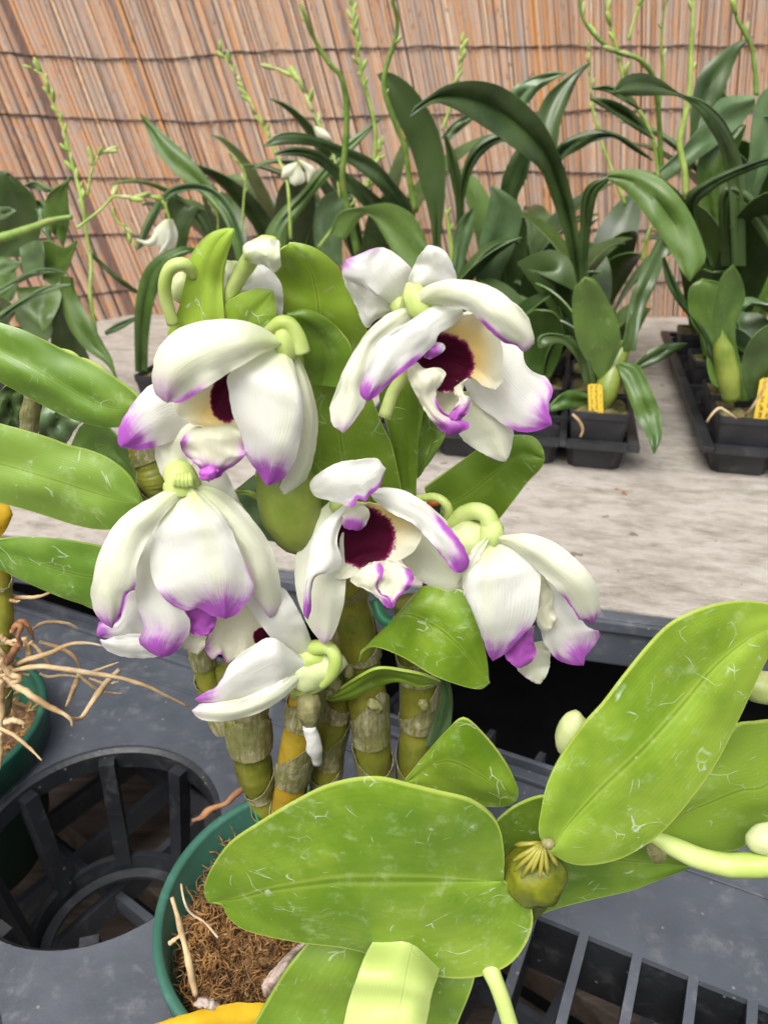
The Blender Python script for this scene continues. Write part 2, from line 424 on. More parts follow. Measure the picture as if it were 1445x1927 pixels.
M['wood'] = wood()
def reed():
    m = NT('reed'); ob = m.co('Object')
    at = m.new('Attribute', attribute_name='rnd'); sp = m.new('SeparateColor', ins={0: at.outputs['Color']})
    v = m.new('VectorMath', operation='ADD', ins={0: ob, 1: m.new('VectorMath', operation='SCALE', ins={0: at.outputs['Color'], 'Scale': 7.0}).outputs[0]}).outputs[0]
    n = m.noise(m.scale(v, (30, 30, 2.2)), 2.5, 4, .65); n2 = m.noise(m.scale(v, (140, 140, 6)), 2.0, 3, .6)
    n4 = m.noise(ob, 2.4, 3, .6)
    base = m.ramp(sp.outputs[0], [(.0, (.17, .125, .11)), (.2, (.41, .315, .25)), (.45, (.54, .37, .25)), (.62, (.52, .24, .08)), (.78, (.34, .275, .24)), (1.0, (.68, .50, .33))])
    base = m.mix(m.mr(n, .40, .72, 0, .75), base, (.39, .315, .27))
    base = m.mix(m.mr(m.math('ADD', n2, m.math('MULTIPLY', n4, .35)), .66, .85, 0, .7), base, (.60, .25, .08))
    base = m.mix(m.mr(n2, .24, .40, .55, 0), base, (.13, .085, .065))
    base = m.mix(m.mr(m.noise(m.scale(v, (60, 60, 26)), 2, 2, .5), .66, .72, 0, .6), base, (.11, .065, .05))
    m.set(col=base, rough=.55, spec=.35); m.bump(n2, .4, .001); return m.m
M['reed'] = reed()
M['wire'] = simple('wire', (.03, .022, .02), (.07, .05, .045), 60, .7, .3)
M['backing'] = simple('reed_gap', (.10, .06, .045), (.2, .12, .09), 40, .9, .3, .001, stretch=(20, 1, 1))
M['moss'] = simple('moss', (.07, .030, .010), (.46, .24, .075), 110, .85, .6, .002, 0, c3=(.52, .36, .16), scale3=200)
M['moss_b'] = simple('moss_base', (.06, .028, .012), (.22, .12, .05), 70, .9, .9, .004)
M['moss_g'] = simple('moss_green', (.06, .07, .015), (.17, .13, .05), 90, .9, .9, .004, 0, c3=(.25, .17, .08), scale3=150)
M['ground'] = simple('ground', (.020, .018, .017), (.05, .042, .037), 12, .9, .5, .004)
M['under_shade'] = simple('under_shade_black', (.004, .004, .005), (.009, .009, .010), 30, .9, .3, .001, spec=.15)  # near-black colour standing in for the shade below the bench
M['plank'] = simple('dark_plank', (.12, .09, .07), (.27, .21, .17), 12, .8, .5, .002, stretch=(1, 8, 4))
M['yellow'] = simple('yellow_leaf', (.62, .38, .012), (.80, .55, .03), 30, .5, .4, .002, .25, c3=(.50, .26, .02), scale3=90)
M['orange'] = simple('orange_tip', (.60, .10, .02), (.75, .18, .04), 90, .6, .4)
M['white_bit'] = simple('white_residue', (.5, .5, .47), (.75, .75, .72), 90, .8, .4)
M['tan'] = simple('dried_leaf', (.33, .24, .19), (.55, .46, .40), 60, .7, .6, .002, .1, stretch=(1, 6, 1), c3=(.20, .10, .08), scale3=60)
def tagmat():
    m = NT('plant_tag'); uv = m.co('UV'); s_ = m.new('SeparateXYZ', ins={0: uv}); u, v = s_.outputs[0], s_.outputs[1]
    # rows of tiny unreadable print running down the tag
    rows = m.mr(m.math('FRACT', m.math('MULTIPLY', u, 3.0)), .42, .5)
    dash = m.mr(m.noise(m.scale(uv, (5, 26, 1)), 1, 2, .5), .48, .52)
    a = m.math('MULTIPLY', m.math('MULTIPLY', rows, dash), m.math('MULTIPLY', m.mr(u, .1, .12), m.mr(u, .86, .9, 1, 0)))
    m.set(col=m.mix(m.math('MULTIPLY', a, .9), (.64, .44, .04), (.07, .05, .01)), rough=.4); return m.m
M['tag'] = tagmat()
M['young'] = leaf_mat('young_sheath', (.36, .48, .09), (.54, .65, .20), (.60, .70, .26), .10, .25, .45, .3)
M['rib'] = simple('bulb_rib', (.26, .25, .025), (.38, .35, .06), 90, .35, .3, .0006, .1)
M['purple'] = simple('purple_lip', (.42, .05, .46), (.58, .14, .62), 120, .5, .3, .0006, .2)
M['node'] = simple('node_gold', (.07, .095, .006), (.17, .19, .012), 50, .2, .12, .0006, .12, c3=(.26, .26, .02), scale3=60)
# ------------------------------------------------------------------ setting
def dirs(a): a = R_(a); return (math.cos(a), -math.sin(a)), (math.sin(a), math.cos(a))   # across, away
RX, DX = dirs(13.0)      # rear bench and reed fence
TX, TD = dirs(25.5)      # front carrier tray
ZB = H - .307            # rear bench top
ZT = H - .40             # front tray top
bm = bmesh.new(); bmesh.ops.create_grid(bm, x_segments=2, y_segments=2, size=30)
tag(obj('ground', bm, M['ground'], None, False), kind='structure')
# bench: board, front trim, legs, and an added black sheet standing in for the shade underneath
e0 = G(1150, 1150, ZB); f0 = G(1230, 597, ZB)
bo = (e0.x, e0.y)                                  # a point on the bench's front edge
depth = (Vector((f0.x, f0.y)) - Vector(bo)).dot(Vector(DX))
bench = empty('bench', (bo[0], bo[1], 0), 'long bench topped with weathered pale plywood behind the flowering orchid', 'bench')
bm = bmesh.new(); box_bm(bm, -1.6, 1.4, .004, depth + .25, ZB - .018, ZB, RX, DX, bo, .0015); obj('bench_top', bm, M['wood'], bench, False)
bm = bmesh.new(); box_bm(bm, -1.6, 1.4, -.008, .003, ZB - .040, ZB - .0015, RX, DX, bo, .0015)
box_bm(bm, -1.6, 1.4, -.012, -.0085, ZB - .010, ZB - .002, RX, DX, bo, .001)
obj('edge_trim', bm, M['trim'], bench, False)
for lx in (-1.5, -.1, 1.3):
    for ly in (.1, depth - .05):
        bm = bmesh.new(); box_bm(bm, lx, lx + .045, ly + .05, ly + .095, 0, ZB - .0185, RX, DX, bo); obj('leg', bm, M['black_pl'], bench, False)
bm = bmesh.new(); n_ = 150; rows = []
for k in range(n_ + 1):
    x = -1.58 + 2.96 * k / n_; y = .125 + .006 * math.sin(k * .9) + .004 * math.sin(k * .37)
    rows.append([bm.verts.new((bo[0] + RX[0] * x + DX[0] * (y + q * .006), bo[1] + RX[1] * x + DX[1] * (y + q * .006), ZB - .0188 - q * .235)) for q in range(4)])
for k in range(n_):
    for q in range(3): bm.faces.new((rows[k][q], rows[k + 1][q], rows[k + 1][q + 1], rows[k][q + 1]))
obj('shade_sheet', bm, M['under_shade'], bench, True, .001)  # added sheet, its black supplies the deep shade under the bench

# reed fence: a mat of split reeds, leaning more to the left, tied with dark wires
fo = (f0.x, f0.y)
fence = empty('reed_fence', (fo[0], fo[1], ZB), 'brown reed screen tied with dark twisted wires behind the bench', 'fence')
def fpt(x, z, off=0.0):
    """x along the fence, z above the bench: the mat leans and bellies"""
    lean = .10 + .21 * ss(.12, -.55, x)
    y = .008 * math.sin(z * 4 + x * 2) - .008 * math.sin(x * 2) - off
    for (xa, ya), (xb, yb) in zip(FB, FB[1:]):
        if x <= xb or xb == FB[-1][0]: y += ya + (yb - ya) * (x - xa) / (xb - xa); break
    xx = x - lean * z
    return Vector((fo[0] + RX[0] * xx + DX[0] * y, fo[1] + RX[1] * xx + DX[1] * y, ZB + z))
random.seed(11)
FB = []
for q_ in ((20, 640), (174, 607), (253, 592), (640, 594), (1230, 597), (1500, 598)):
    g_ = G(q_[0], q_[1], ZB); d_ = Vector((g_.x, g_.y)) - Vector(fo); FB.append((d_.dot(Vector(RX)), d_.dot(Vector(DX))))
bm = bmesh.new(); rl = bm.verts.layers.float_color.new('rnd')
x = -1.75; 
while x < 1.05:
    w = random.choice([.0018, .0028, .0038, .005, .0025, .0022]) * random.uniform(.8, 1.2)
    z0 = -.03 - random.random() * .03; z1 = 1.0; c = (random.random(), random.random(), random.random(), 1)
    o_ = random.uniform(-.0015, .003); prev = None; tl = random.uniform(-.004, .004)
    for k in range(9):
        z = z0 + (z1 - z0) * k / 8; xx = x + tl * (z - .4) + .0012 * math.sin(z * 9 + x * 50); ring = []
        for (dx, dy) in ((-.5, 0), (-.3, .38), (0, .5), (.3, .38), (.5, 0)):
            v = bm.verts.new(fpt(xx + dx * w, z, o_ + dy * w)); v[rl] = c; ring.append(v)
        if prev:
            for q in range(4): bm.faces.new((prev[q], prev[q + 1], ring[q + 1], ring[q]))
        prev = ring
    x += w * random.uniform(.86, 1.06)
obj('reed_mat', bm, M['reed'], fence)
bm = bmesh.new(); rows = []
for i in range(61):
    xx = -1.75 + 2.8 * i / 60; rows.append([bm.verts.new(fpt(xx, -.06 + 1.06 * k / 8, -.012)) for k in range(9)])
for i in range(60):
    for k in range(8): bm.faces.new((rows[i][k], rows[i + 1][k], rows[i + 1][k + 1], rows[i][k + 1]))
obj('backing', bm, M['backing'], fence, True, .002)
for wi in range(11):
    z = .055 + wi * .088; sd_ = random.random() * 20; bm = bmesh.new()
    for ph in (0, math.pi):
        pts = []
        for k in range(420):
            xx = -1.7 + 2.7 * k / 419
            zz = z + .010 * noise.noise(Vector((xx * 3, sd_, 0))) + .004 * noise.noise(Vector((xx * 22, sd_, 3))) + .02 * ss(-.2, -1, xx) * math.sin(xx * 3.0)
            pts.append(fpt(xx, zz + .0011 * math.sin(k * .9 + ph), .0045 + .0012 * math.cos(k * .9 + ph)))
        tube_bm(bm, pts, .0008, 5, False)
    obj('wire', bm, M['wire'], fence)

# ------------------------------------------------------------------ trays with square pots on the bench
def tray(name, ox, oy, nx, ny, label, pitch=.064):
    """carrier tray: flange grid at pot-rim height, tapered cells below"""
    t = empty(name, (ox, oy, ZB), label, 'tray', 'black carrier trays on the bench')
    fz = ZB + .0315; bm = bmesh.new()
    W_, D_ = nx * pitch, ny * pitch; fl = .0035
    for i in range(nx + 1):
        x = i * pitch; e = .004 if i in (0, nx) else 0
        x0 = x - fl - (e if i == 0 else 0); x1 = x + fl + (e if i == nx else 0)
        box_bm(bm, x0, x1, -fl - .004, D_ + fl + .004, fz - .006, fz, RX, DX, (ox, oy), .0012)
    for j in range(ny + 1):
        y0 = j * pitch - fl - (.004 if j == 0 else 0); y1 = j * pitch + fl + (.004 if j == ny else 0)
        for i in range(nx):
            box_bm(bm, i * pitch + fl + .0003, (i + 1) * pitch - fl - .0003, y0, y1, fz - .0063, fz - .0004, RX, DX, (ox, oy))
    obj('rim', bm, M['black_pl'], t, False)
    bm = bmesh.new()
    for i in range(nx):
        for j in range(ny):
            cx, cy = (i + .5) * pitch, (j + .5) * pitch
            r0, r1 = pitch / 2 - .0075, pitch / 2 - .0035; ring = []
            for (r, z) in ((r0, ZB + .0005), (r1, fz - .0064)):
                rg = []
                for (sx, sy) in ((-1, -.75), (-.75, -1), (.75, -1), (1, -.75), (1, .75), (.75, 1), (-.75, 1), (-1, .75)):
                    X, Y_ = cx + sx * r, cy + sy * r
                    rg.append(bm.verts.new((ox + RX[0] * X + DX[0] * Y_, oy + RX[1] * X + DX[1] * Y_, z)))
                ring.append(rg)
            for q in range(8): bm.faces.new((ring[0][q], ring[0][(q + 1) % 8], ring[1][(q + 1) % 8], ring[1][q]))
            bm.faces.new(list(reversed(ring[0])))
    obj('cell_wall', bm, M['black_pl'], t, False, .0006)
    def cell(i, j): X, Y_ = (i + .5) * pitch, (j + .5) * pitch; return Vector((ox + RX[0] * X + DX[0] * Y_, oy + RX[1] * X + DX[1] * Y_, 0))
    return cell
def place(pxr, pyr, z): g = G(pxr, pyr, z); return g
g1 = place(1188, 836, ZB + .0315)                     # front right corner of the left tray
NX1, NY1 = 4, 7
c1_ = tray('carrier_tray', g1.x - RX[0] * NX1 * .064, g1.y - RX[1] * NX1 * .064, NX1, NY1, 'black grid carrier tray left of the bare bench strip, behind the white flowers')
g2 = place(1336, 836, ZB + .0315)
c2_ = tray('carrier_tray', g2.x, g2.y, 3, NY1, 'black grid carrier tray at the right edge of the bench')
def square_pot(c, label, group='square black pots in the carrier trays', full=True):
    t = empty('square_pot', (c.x, c.y, ZB), label, 'pot', group)
    bm = bmesh.new(); prof = [(.0215, .002), (.0275, .052), (.0285, .052), (.0287, .0585), (.0262, .0585), (.0255, .044)]
    rings = []
    for (r, z) in prof:
        rg = []
        for (sx, sy) in ((-1, -.84), (-.95, -.95), (-.84, -1), (.84, -1), (.95, -.95), (1, -.84), (1, .84), (.95, .95), (.84, 1), (-.84, 1), (-.95, .95), (-1, .84)):
            rg.append(bm.verts.new((c.x + RX[0] * sx * r + DX[0] * sy * r, c.y + RX[1] * sx * r + DX[1] * sy * r, ZB + z)))
        rings.append(rg)
    for a in range(len(rings) - 1):
        for q in range(12): bm.faces.new((rings[a][q], rings[a][(q + 1) % 12], rings[a + 1][(q + 1) % 12], rings[a + 1][q]))
    bm.faces.new(list(reversed(rings[0])))
    obj('pot_wall', bm, M['black_pot'], t, False)
    bm = bmesh.new(); bmesh.ops.create_grid(bm, x_segments=14, y_segments=14, size=.0262)
    sd_ = random.random() * 50
    for v in bm.verts:
        X, Y_ = v.co.x, v.co.y
        v.co = Vector((c.x + RX[0] * X + DX[0] * Y_, c.y + RX[1] * X + DX[1] * Y_, ZB + .054 + .006 * noise.noise(Vector((X * 60, Y_ * 60, sd_))) + .004 * noise.noise(Vector((X * 200, Y_ * 200, sd_)))))
    obj('moss', bm, M['moss_g'], t)
    return t
def plant_tag(px, py, Y, w, h, tiltx, label, lean=0.0):
    """yellow card label stuck in a pot: px,py its bottom centre"""
    b = P(px, py, Y); bm = bmesh.new(); uvl = bm.loops.layers.uv.new('UVMap')
    ax = Vector((math.cos(tiltx), -.15, 0)).normalized(); up = Vector((math.sin(lean), .18, 1)).normalized(); nn = ax.cross(up).normalized()
    vs = []; q = [(-.5, -.3), (.5, -.3), (.5, .93), (.36, 1.0), (-.36, 1.0), (-.5, .93)]
    fr_ = [bm.verts.new(b + ax * a * w + up * c * h - nn * .0004) for a, c in q]; bk = [bm.verts.new(b + ax * a * w + up * c * h + nn * .0004) for a, c in q]
    f1 = bm.faces.new(fr_); f2 = bm.faces.new(list(reversed(bk)))
    for lp, (a, c) in zip(f1.loops, q): lp[uvl].uv = (a + .5, c)
    for lp in f2.loops: i_ = bk.index(lp.vert); lp[uvl].uv = (q[i_][0] + .5, q[i_][1])
    for i in range(6): bm.faces.new((fr_[i], bk[i], bk[(i + 1) % 6], fr_[(i + 1) % 6]))
    bm.normal_update()
    tag(obj('plant_label', bm, M['tag'], None, False), label, 'plant label', 'yellow plant labels')

# ------------------------------------------------------------------ front carrier tray (round holes left, slots right)
H1 = G(183, 1568, ZT); H1 = Vector((H1.x, H1.y))
POT = Vector((-.0365, .270)); tx = Vector(TX); td = Vector(TD)
pitch_ = (POT - H1).length
HOLES = [H1, H1 + tx * pitch_, H1 - tx * pitch_, H1 - td * .172, H1 - td * .172 + tx * pitch_]
HR = .077
def tray_top():
    verts = []; edges = []; faces = []
    def loop(pts):
        s0 = len(verts); verts.extend(pts); n = len(pts)
        edges.extend((s0 + i, s0 + (i + 1) % n) for i in range(n))
    # tray frame origin at the hole H1
    def tf(a, b): q = H1 + tx * a + td * b; return Vector((q.x, q.y))
    loop([tf(-.30, -.26), tf(.66, -.26), tf(.66, .168), tf(-.30, .168)])
    holes = []
    for h in HOLES:
        pts = [Vector((h.x + HR * math.cos(2 * math.pi * k / 72), h.y + HR * math.sin(2 * math.pi * k / 72))) for k in range(72)]
        loop(pts); holes.append(('c', h))
    # slots: start line found from the photograph
    s0 = G(1012, 1722, ZT); s1 = G(1428, 1893, ZT); a0 = (Vector((s0.x, s0.y)) - H1).dot(tx); b0 = (Vector((s0.x, s0.y)) - H1).dot(td)
    rects = []
    for k in range(-1, 9):
        xa = a0 + k * .0285; rects.append((xa, xa + .0235, b0 - .105, b0))
    for (xa, xb, ya, yb) in rects:
        loop([tf(xa, ya), tf(xb, ya), tf(xb, yb), tf(xa, yb)]); holes.append(('r', (xa, xb, ya, yb)))
    v2, e2, f2, *_ = delaunay_2d_cdt(verts, edges, [], 0, 1e-6)
    bm = bmesh.new(); bv = [bm.verts.new((v.x, v.y, ZT)) for v in v2]
    for f in f2:
        c = sum((v2[i] for i in f), Vector((0, 0))) / len(f); inside = False
        d = c - H1; A, B = d.dot(tx), d.dot(td)
        if not (-.30 <= A <= .66 and -.26 <= B <= .168): inside = True
        for kind, h in holes:
            if kind == 'c' and (c - h).length < HR * .9995: inside = True
            if kind == 'r' and h[0] < A < h[1] and h[2] < B < h[3]: inside = True
        if not inside: bm.faces.new([bv[i] for i in f])
    bmesh.ops.delete(bm, geom=[v for v in bm.verts if not v.link_faces], context='VERTS')
    bmesh.ops.recalc_face_normals(bm, faces=bm.faces)
    r = bmesh.ops.extrude_face_region(bm, geom=bm.faces[:])
    for v in [g for g in r['geom'] if isinstance(g, bmesh.types.BMVert)]: v.co.z -= .004
    return bm, tf, rects
ft = empty('carrier_tray', (H1.x, H1.y, ZT), 'large grey plastic carrier tray with round holes and slots under the flowering orchid', 'tray')
bm, tf, rects = tray_top(); obj('tray_top', bm, M['grey_pl'], ft, False)
def tbox(bm, a0, a1, b0, b1, z0, z1, bev=0): box_bm(bm, a0, a1, b0, b1, z0, z1, TX, TD, (H1.x, H1.y), bev)
bm = bmesh.new(); tbox(bm, -.30, .66, .1555, .160, ZT + .0005, ZT + .004, .001); tbox(bm, -.30, .66, .1685, .1725, ZT - .045, ZT + .007, .001)
tbox(bm, -.30, .66, .1305, .1325, ZT + .0004, ZT + .0014, .0005)
obj('tray_edge', bm, M['grey_pl'], ft, False)
bm = bmesh.new()
ya, yb = rects[0][2], rects[0][3]
for k in range(len(rects) + 1):
    x = rects[0][0] - .0025 + k * .0285 - .0005; tbox(bm, x - .0017, x + .0017, ya, yb, ZT - .05, ZT - .0045)
tbox(bm, rects[0][0], rects[-1][1], yb + .0012, yb + .004, ZT - .05, ZT - .0045)
obj('slot_rib', bm, M['grey_dark'], ft, False)
def basket(h, label=None):
    bm = bmesh.new(); z0 = ZT - .003; z1 = ZT - .095; r1 = .056
    # lip round the hole, wall below it, spokes and the lower ring
    def lathe(prof, seg=72):
        rs = []
        for (r, z) in prof: rs.append([bm.verts.new((h.x + r * math.cos(2 * math.pi * k / seg), h.y + r * math.sin(2 * math.pi * k / seg), z)) for k in range(seg)])
        for a in range(len(rs)):
            b = (a + 1) % len(rs)
            for k in range(seg): bm.faces.new((rs[a][k], rs[a][(k + 1) % seg], rs[b][(k + 1) % seg], rs[b][k]))
    lathe([(.0768, z0 + .001), (.0735, z0 - .001), (.0725, z0 - .014), (.0765, z0 - .014)])
    lathe([(r1 + .004, z1 + .006), (r1 - .0005, z1 + .006), (r1 - .003, z1 - .010), (r1 + .003, z1 - .010)])
    lathe([(r1 - .0032, z1 - .004), (r1 - .010, z1 - .005), (r1 - .010, z1 - .008), (r1 - .0032, z1 - .009)])
    for k in range(8):
        a = 2 * math.pi * (k + .31) / 8; ca, sa = math.cos(a), math.sin(a); w = .0052
        ex = (ca, sa); ey = (-sa, ca)
        q0 = [(.0765, z0 - .004), (.0655, z0 - .004), (r1 - .003, z1), (r1 + .006, z1)]
        vs = [[bm.verts.new((h.x + ca * r + ey[0] * s * w, h.y + sa * r + ey[1] * s * w, z)) for (r, z) in q0] for s in (-1, 1)]
        bm.faces.new(vs[0]); bm.faces.new(list(reversed(vs[1])))
        for i in range(4): bm.faces.new((vs[0][i], vs[1][i], vs[1][(i + 1) % 4], vs[0][(i + 1) % 4]))
    bmesh.ops.recalc_face_normals(bm, faces=bm.faces)
    obj('pot_holder', bm, M['grey_dark'], ft, False)
for h in HOLES[:1] + HOLES[2:4]: basket(h)
# lattice shelf under the tray, on dark planks
XL, DL = dirs(35)
sh = empty('lattice_shelf', (H1.x, H1.y, ZT - .2), 'grey plastic lattice shelf seen through the empty round hole', 'shelf')
bm = bmesh.new(); zz = ZT - .125
for k in range(-9, 12): 
    x = k * .052; box_bm(bm, x - .003, x + .003, -.5, .35, zz - .022, zz, XL, DL, (H1.x, H1.y))
obj('long_bar', bm, M['grey_pl'], sh, False)
bm = bmesh.new()
for k in range(-4, 4):
    y = k * .10 + .03; box_bm(bm, -.5, .6, y - .003, y + .003, zz - .020, zz - .003, XL, DL, (H1.x, H1.y))
obj('cross_bar', bm, M['grey_pl'], sh, False)
fb = empty('bench', (H1.x, H1.y, 0), 'low front bench of dark planks beneath the grey carrier tray', 'bench')
for k in range(-3, 4):
    bm = bmesh.new(); box_bm(bm, -.9, 1.1, k * .13 - .052, k * .13 + .052, ZT - .235, ZT - .205, XL, DL, (H1.x, H1.y), .002)
    obj('plank', bm, M['plank'], fb, False)
for (lx, ly) in ((-.85, -.4), (1.0, -.4), (-.85, .38), (1.0, .38)):
    bm = bmesh.new(); box_bm(bm, lx, lx + .05, ly, ly + .05, 0, ZT - .2355, XL, DL, (H1.x, H1.y)); obj('leg', bm, M['plank'], fb, False)

# ------------------------------------------------------------------ round green pots
def round_pot(c, rim_z, r, mat, label, hgt=.13):
    t = empty('plant_pot', (c.x, c.y, rim_z - hgt), label, 'pot')
    prof = [(0, -hgt), (r * .70, -hgt), (r * .90, -.030), (r * .905, -.026), (r * .975, -.024), (r, -.002), (r * .995, 0), (r * .945, 0), (r * .935, -.0015), (r * .925, -.026), (r * .875, -.030), (r * .80, -hgt + .03), (0, -hgt + .03)]
    bm = bmesh.new(); seg = 96; rs = []
    for (q, z) in prof: rs.append([bm.verts.new((c.x + q * math.cos(2 * math.pi * k / seg), c.y + q * math.sin(2 * math.pi * k / seg), rim_z + z)) for k in range(seg)] if q else None)
    for a in range(1, len(rs) - 2):
        for k in range(seg): bm.faces.new((rs[a][k], rs[a][(k + 1) % seg], rs[a + 1][(k + 1) % seg], rs[a + 1][k]))
    bm.faces.new(list(reversed(rs[1]))); bm.faces.new(rs[-2])
    obj('pot_wall', bm, mat, t, True)
    return t
RIM = H - .37; RP = .0835
pc = POT; PCX = P(590, 1700, .27 * 1.0); 
pg = G(592, 1697, RIM); POTC = Vector((pg.x, pg.y))
round_pot(POTC, RIM, RP, M['pot_green'], 'round green plastic pot holding the flowering orchid')
PL = HOLES[2] + Vector((.004, -.004))
round_pot(PL, RIM, RP, M['pot_dkgreen'], 'dark green plastic pot at the left edge, full of tangled roots')
def moss_disc(name, c, z, r, label, ns, seed):
    random.seed(seed); bm = bmesh.new(); N = 60
    ctr = {}
    vs = []
    for i in range(N + 1):
        row = []
        for k in range(96):
            rr = r * i / N; a = 2 * math.pi * k / 96; X, Y_ = rr * math.cos(a), rr * math.sin(a)
            zz = z + .017 * noise.noise(Vector((X * 28, Y_ * 28, seed))) + .006 * noise.noise(Vector((X * 90, Y_ * 90, seed))) + .003 * noise.noise(Vector((X * 260, Y_ * 260, seed))) - .012 * (i / N) ** 4
            row.append(bm.verts.new((c.x + X, c.y + Y_, zz)) if i else None)
        vs.append(row)
    cv = bm.verts.new((c.x, c.y, z))
    for k in range(96):
        bm.faces.new((cv, vs[1][k], vs[1][(k + 1) % 96]))
        for i in range(1, N): bm.faces.new((vs[i][k], vs[i + 1][k], vs[i + 1][(k + 1) % 96], vs[i][(k + 1) % 96]))
    base = obj(name, bm, M['moss_b'], None, True); tag(base, label, 'moss', kind='stuff')
    bm = bmesh.new()
    for i in range(ns):
        a = random.uniform(0, 2 * math.pi); rr = r * .93 * math.sqrt(random.random()); X, Y_ = rr * math.cos(a), rr * math.sin(a)
        p = Vector((c.x + X, c.y + Y_, z + .017 * noise.noise(Vector((X * 28, Y_ * 28, seed))) + .006 * noise.noise(Vector((X * 90, Y_ * 90, seed))) + .0005)); d = Vector((random.uniform(-1, 1), random.uniform(-1, 1), random.uniform(-.2, .5))).normalized(); pts = [p]
        L = random.uniform(.0015, .0035)
        for q in range(5):
            d = (d + Vector((random.uniform(-1, 1), random.uniform(-1, 1), random.uniform(-.7, .6))) * 1.15).normalized(); pts.append(pts[-1] + d * L)
        w = random.uniform(.00022, .00060); tube_bm(bm, pts, [w, w * 1.3, w * .4], 3, False)
    o = obj('moss_fibres', bm, M['moss'], base, True); o['kind'] = 'stuff'
moss_disc('moss', POTC, RIM - .020, RP * .925, 'brown sphagnum moss filling the green pot', 4200, 3)
moss_disc('moss', PL, RIM - .022, RP * .92, 'dark bark and moss filling the dark green pot at the left', 500, 5)

# bits of bark and dust on the bench
random.seed(77); bm = bmesh.new()
for i in range(170):
    x = random.uniform(-.55, .75); y = random.uniform(.02, depth) ; c_ = Vector((bo[0] + RX[0] * x + DX[0] * y, bo[1] + RX[1] * x + DX[1] * y, ZB + .0006))
    L = random.uniform(.0006, .0022) * (2.2 if random.random() < .08 else 1); a = random.random() * 6.28
    e1 = Vector((math.cos(a), math.sin(a), .1)) * L; e2 = Vector((-math.sin(a), math.cos(a), .05)) * L * random.uniform(.2, .6); up = Vector((0, 0, L * .5))
    v = [bm.verts.new(c_ + k) for k in (-e1, e2 * .8, e1, -e2, up)]
    for q in ((0, 1, 4), (1, 2, 4), (2, 3, 4), (3, 0, 4), (3, 2, 1, 0)): bm.faces.new([v[k] for k in q])
tag(obj('bark_crumbs', bm, M['root2'], None, False), 'brown crumbs of bark scattered over the plywood bench', 'debris', kind='stuff')
# ------------------------------------------------------------------ the flowering orchid
O = empty('orchid_plant', (POTC.x, POTC.y, RIM - .02), 'flowering orchid with white purple-tipped blooms in the round green pot', 'orchid')
def flower(px, py, Y, dr, r=.0035, st=1.6, label=None, mat='stem'):
    """the ovary where the petals meet; they are its children"""
    return blob('flower', P(px, py, Y), r, M[mat], O, st, Vector(dr), 2, .15, label)
def sub(fl, name, *a, **k):
    k['bulge'] = k.get('bulge', 0) * .55 * (1 if k.get('bulge', 0) > 0 else 1.1)
    if 'tip' in k: k['tip'] = (max(0, k['tip'][0] - .13), min(1, k['tip'][1] * 1.0))
    for e_ in ('pa', 'pb'):
        if e_ in k: k[e_] = (k[e_][0] * 1.5, min(1, k[e_][1] * 1.15), k[e_][2] - .05)
    k.setdefault('wav', .0015); k.setdefault('ruf', .0010); k.setdefault('fine', .0006); k.setdefault('rib', .0004); k.setdefault('solid', .0004); k.setdefault('jag', 1.5)
    mat = k.pop('m', {'petal': 'petal', 'sepal': 'sepal', 'lip': 'lip'}.get(name, 'petal'))
    return patch(name, a[0], a[1], a[2], a[3], M[mat], fl, **k)
def stalk(fl, c, s, Y, r, **k): return tube('stalk', T3(c, s, Y), r, M['stem'], fl, 12, 28, .06, **k)

# F1: upper left bloom, hood over the throat
f = flower(537, 650, .262, (.2, .2, -1), .004, label='cupped bloom at the upper left with a hooded top petal')
stalk(f, 'c3', '1232,735 1205,640 1160,575 1110,560 1060,600 1030,625', [.262, .262, .262, .268], [0.0030, 0.0027, 0.0023, 0.0021])
sub(f, 'sepal', 'c3', '1140,690 1180,790 1215,950 1225,1150 1190,1320 1120,1450 1085,1560 1110,1605', '1145,680 1215,770 1272,900 1310,1050 1318,1150 1300,1300 1260,1440 1190,1550 1130,1600 1110,1605', [.266, .262, .262, .264], bulge=.006, tilt=-.003, grn=.45)
sub(f, 'petal', 'c3', '1120,690 960,760 812,860 815,950 838,1080 888,1200 910,1300 950,1370 1000,1440 1030,1482', '1130,690 1180,800 1215,950 1230,1100 1218,1220 1185,1350 1120,1450 1040,1485', [.262, .250, .249, .254], M='1125,690 1130,800 1150,950 1155,1100 1110,1250 1070,1370 1035,1484', bulge=.009, tip=(.80, 1.0), pa=(.12, .35, .6), grn=.6, rib=.0006)
sub(f, 'sepal', 'c3', '700,1080 520,1150 410,1240 402,1340 440,1430 495,1446', '760,1080 690,1170 650,1250 620,1330 590,1400 495,1446', [.268, .266, .264], bulge=.004, tip=(.86, .45), grn=.5)
sub(f, 'petal', 'c3', '760,900 600,880 480,890 375,915 300,990 240,1070 200,1150 188,1230 205,1268', '740,1020 660,1100 560,1200 400,1266 300,1282 240,1272 205,1268', [.276, .268, .261, .258], M='750,960 620,1000 480,1040 380,1090 300,1160 205,1268', bulge=.006, tip=(.66, .95), pa=(.25, .6, .55), pb=(.35, .8, .6), rib=.0008)
sub(f, 'lip', 'c3', '850,830 720,900 600,960 505,1010 525,1085 600,1130 695,1162', '850,830 870,950 880,1060 880,1120 850,1150 780,1165 695,1162', [.258, .257, .257, .255], bulge=-.007, ruf=.0008, grn=.6, spots=[(800, 985, 82, 135, 'd'), (760, 1080, 120, 90, 'y')], nu=40, nv=30)
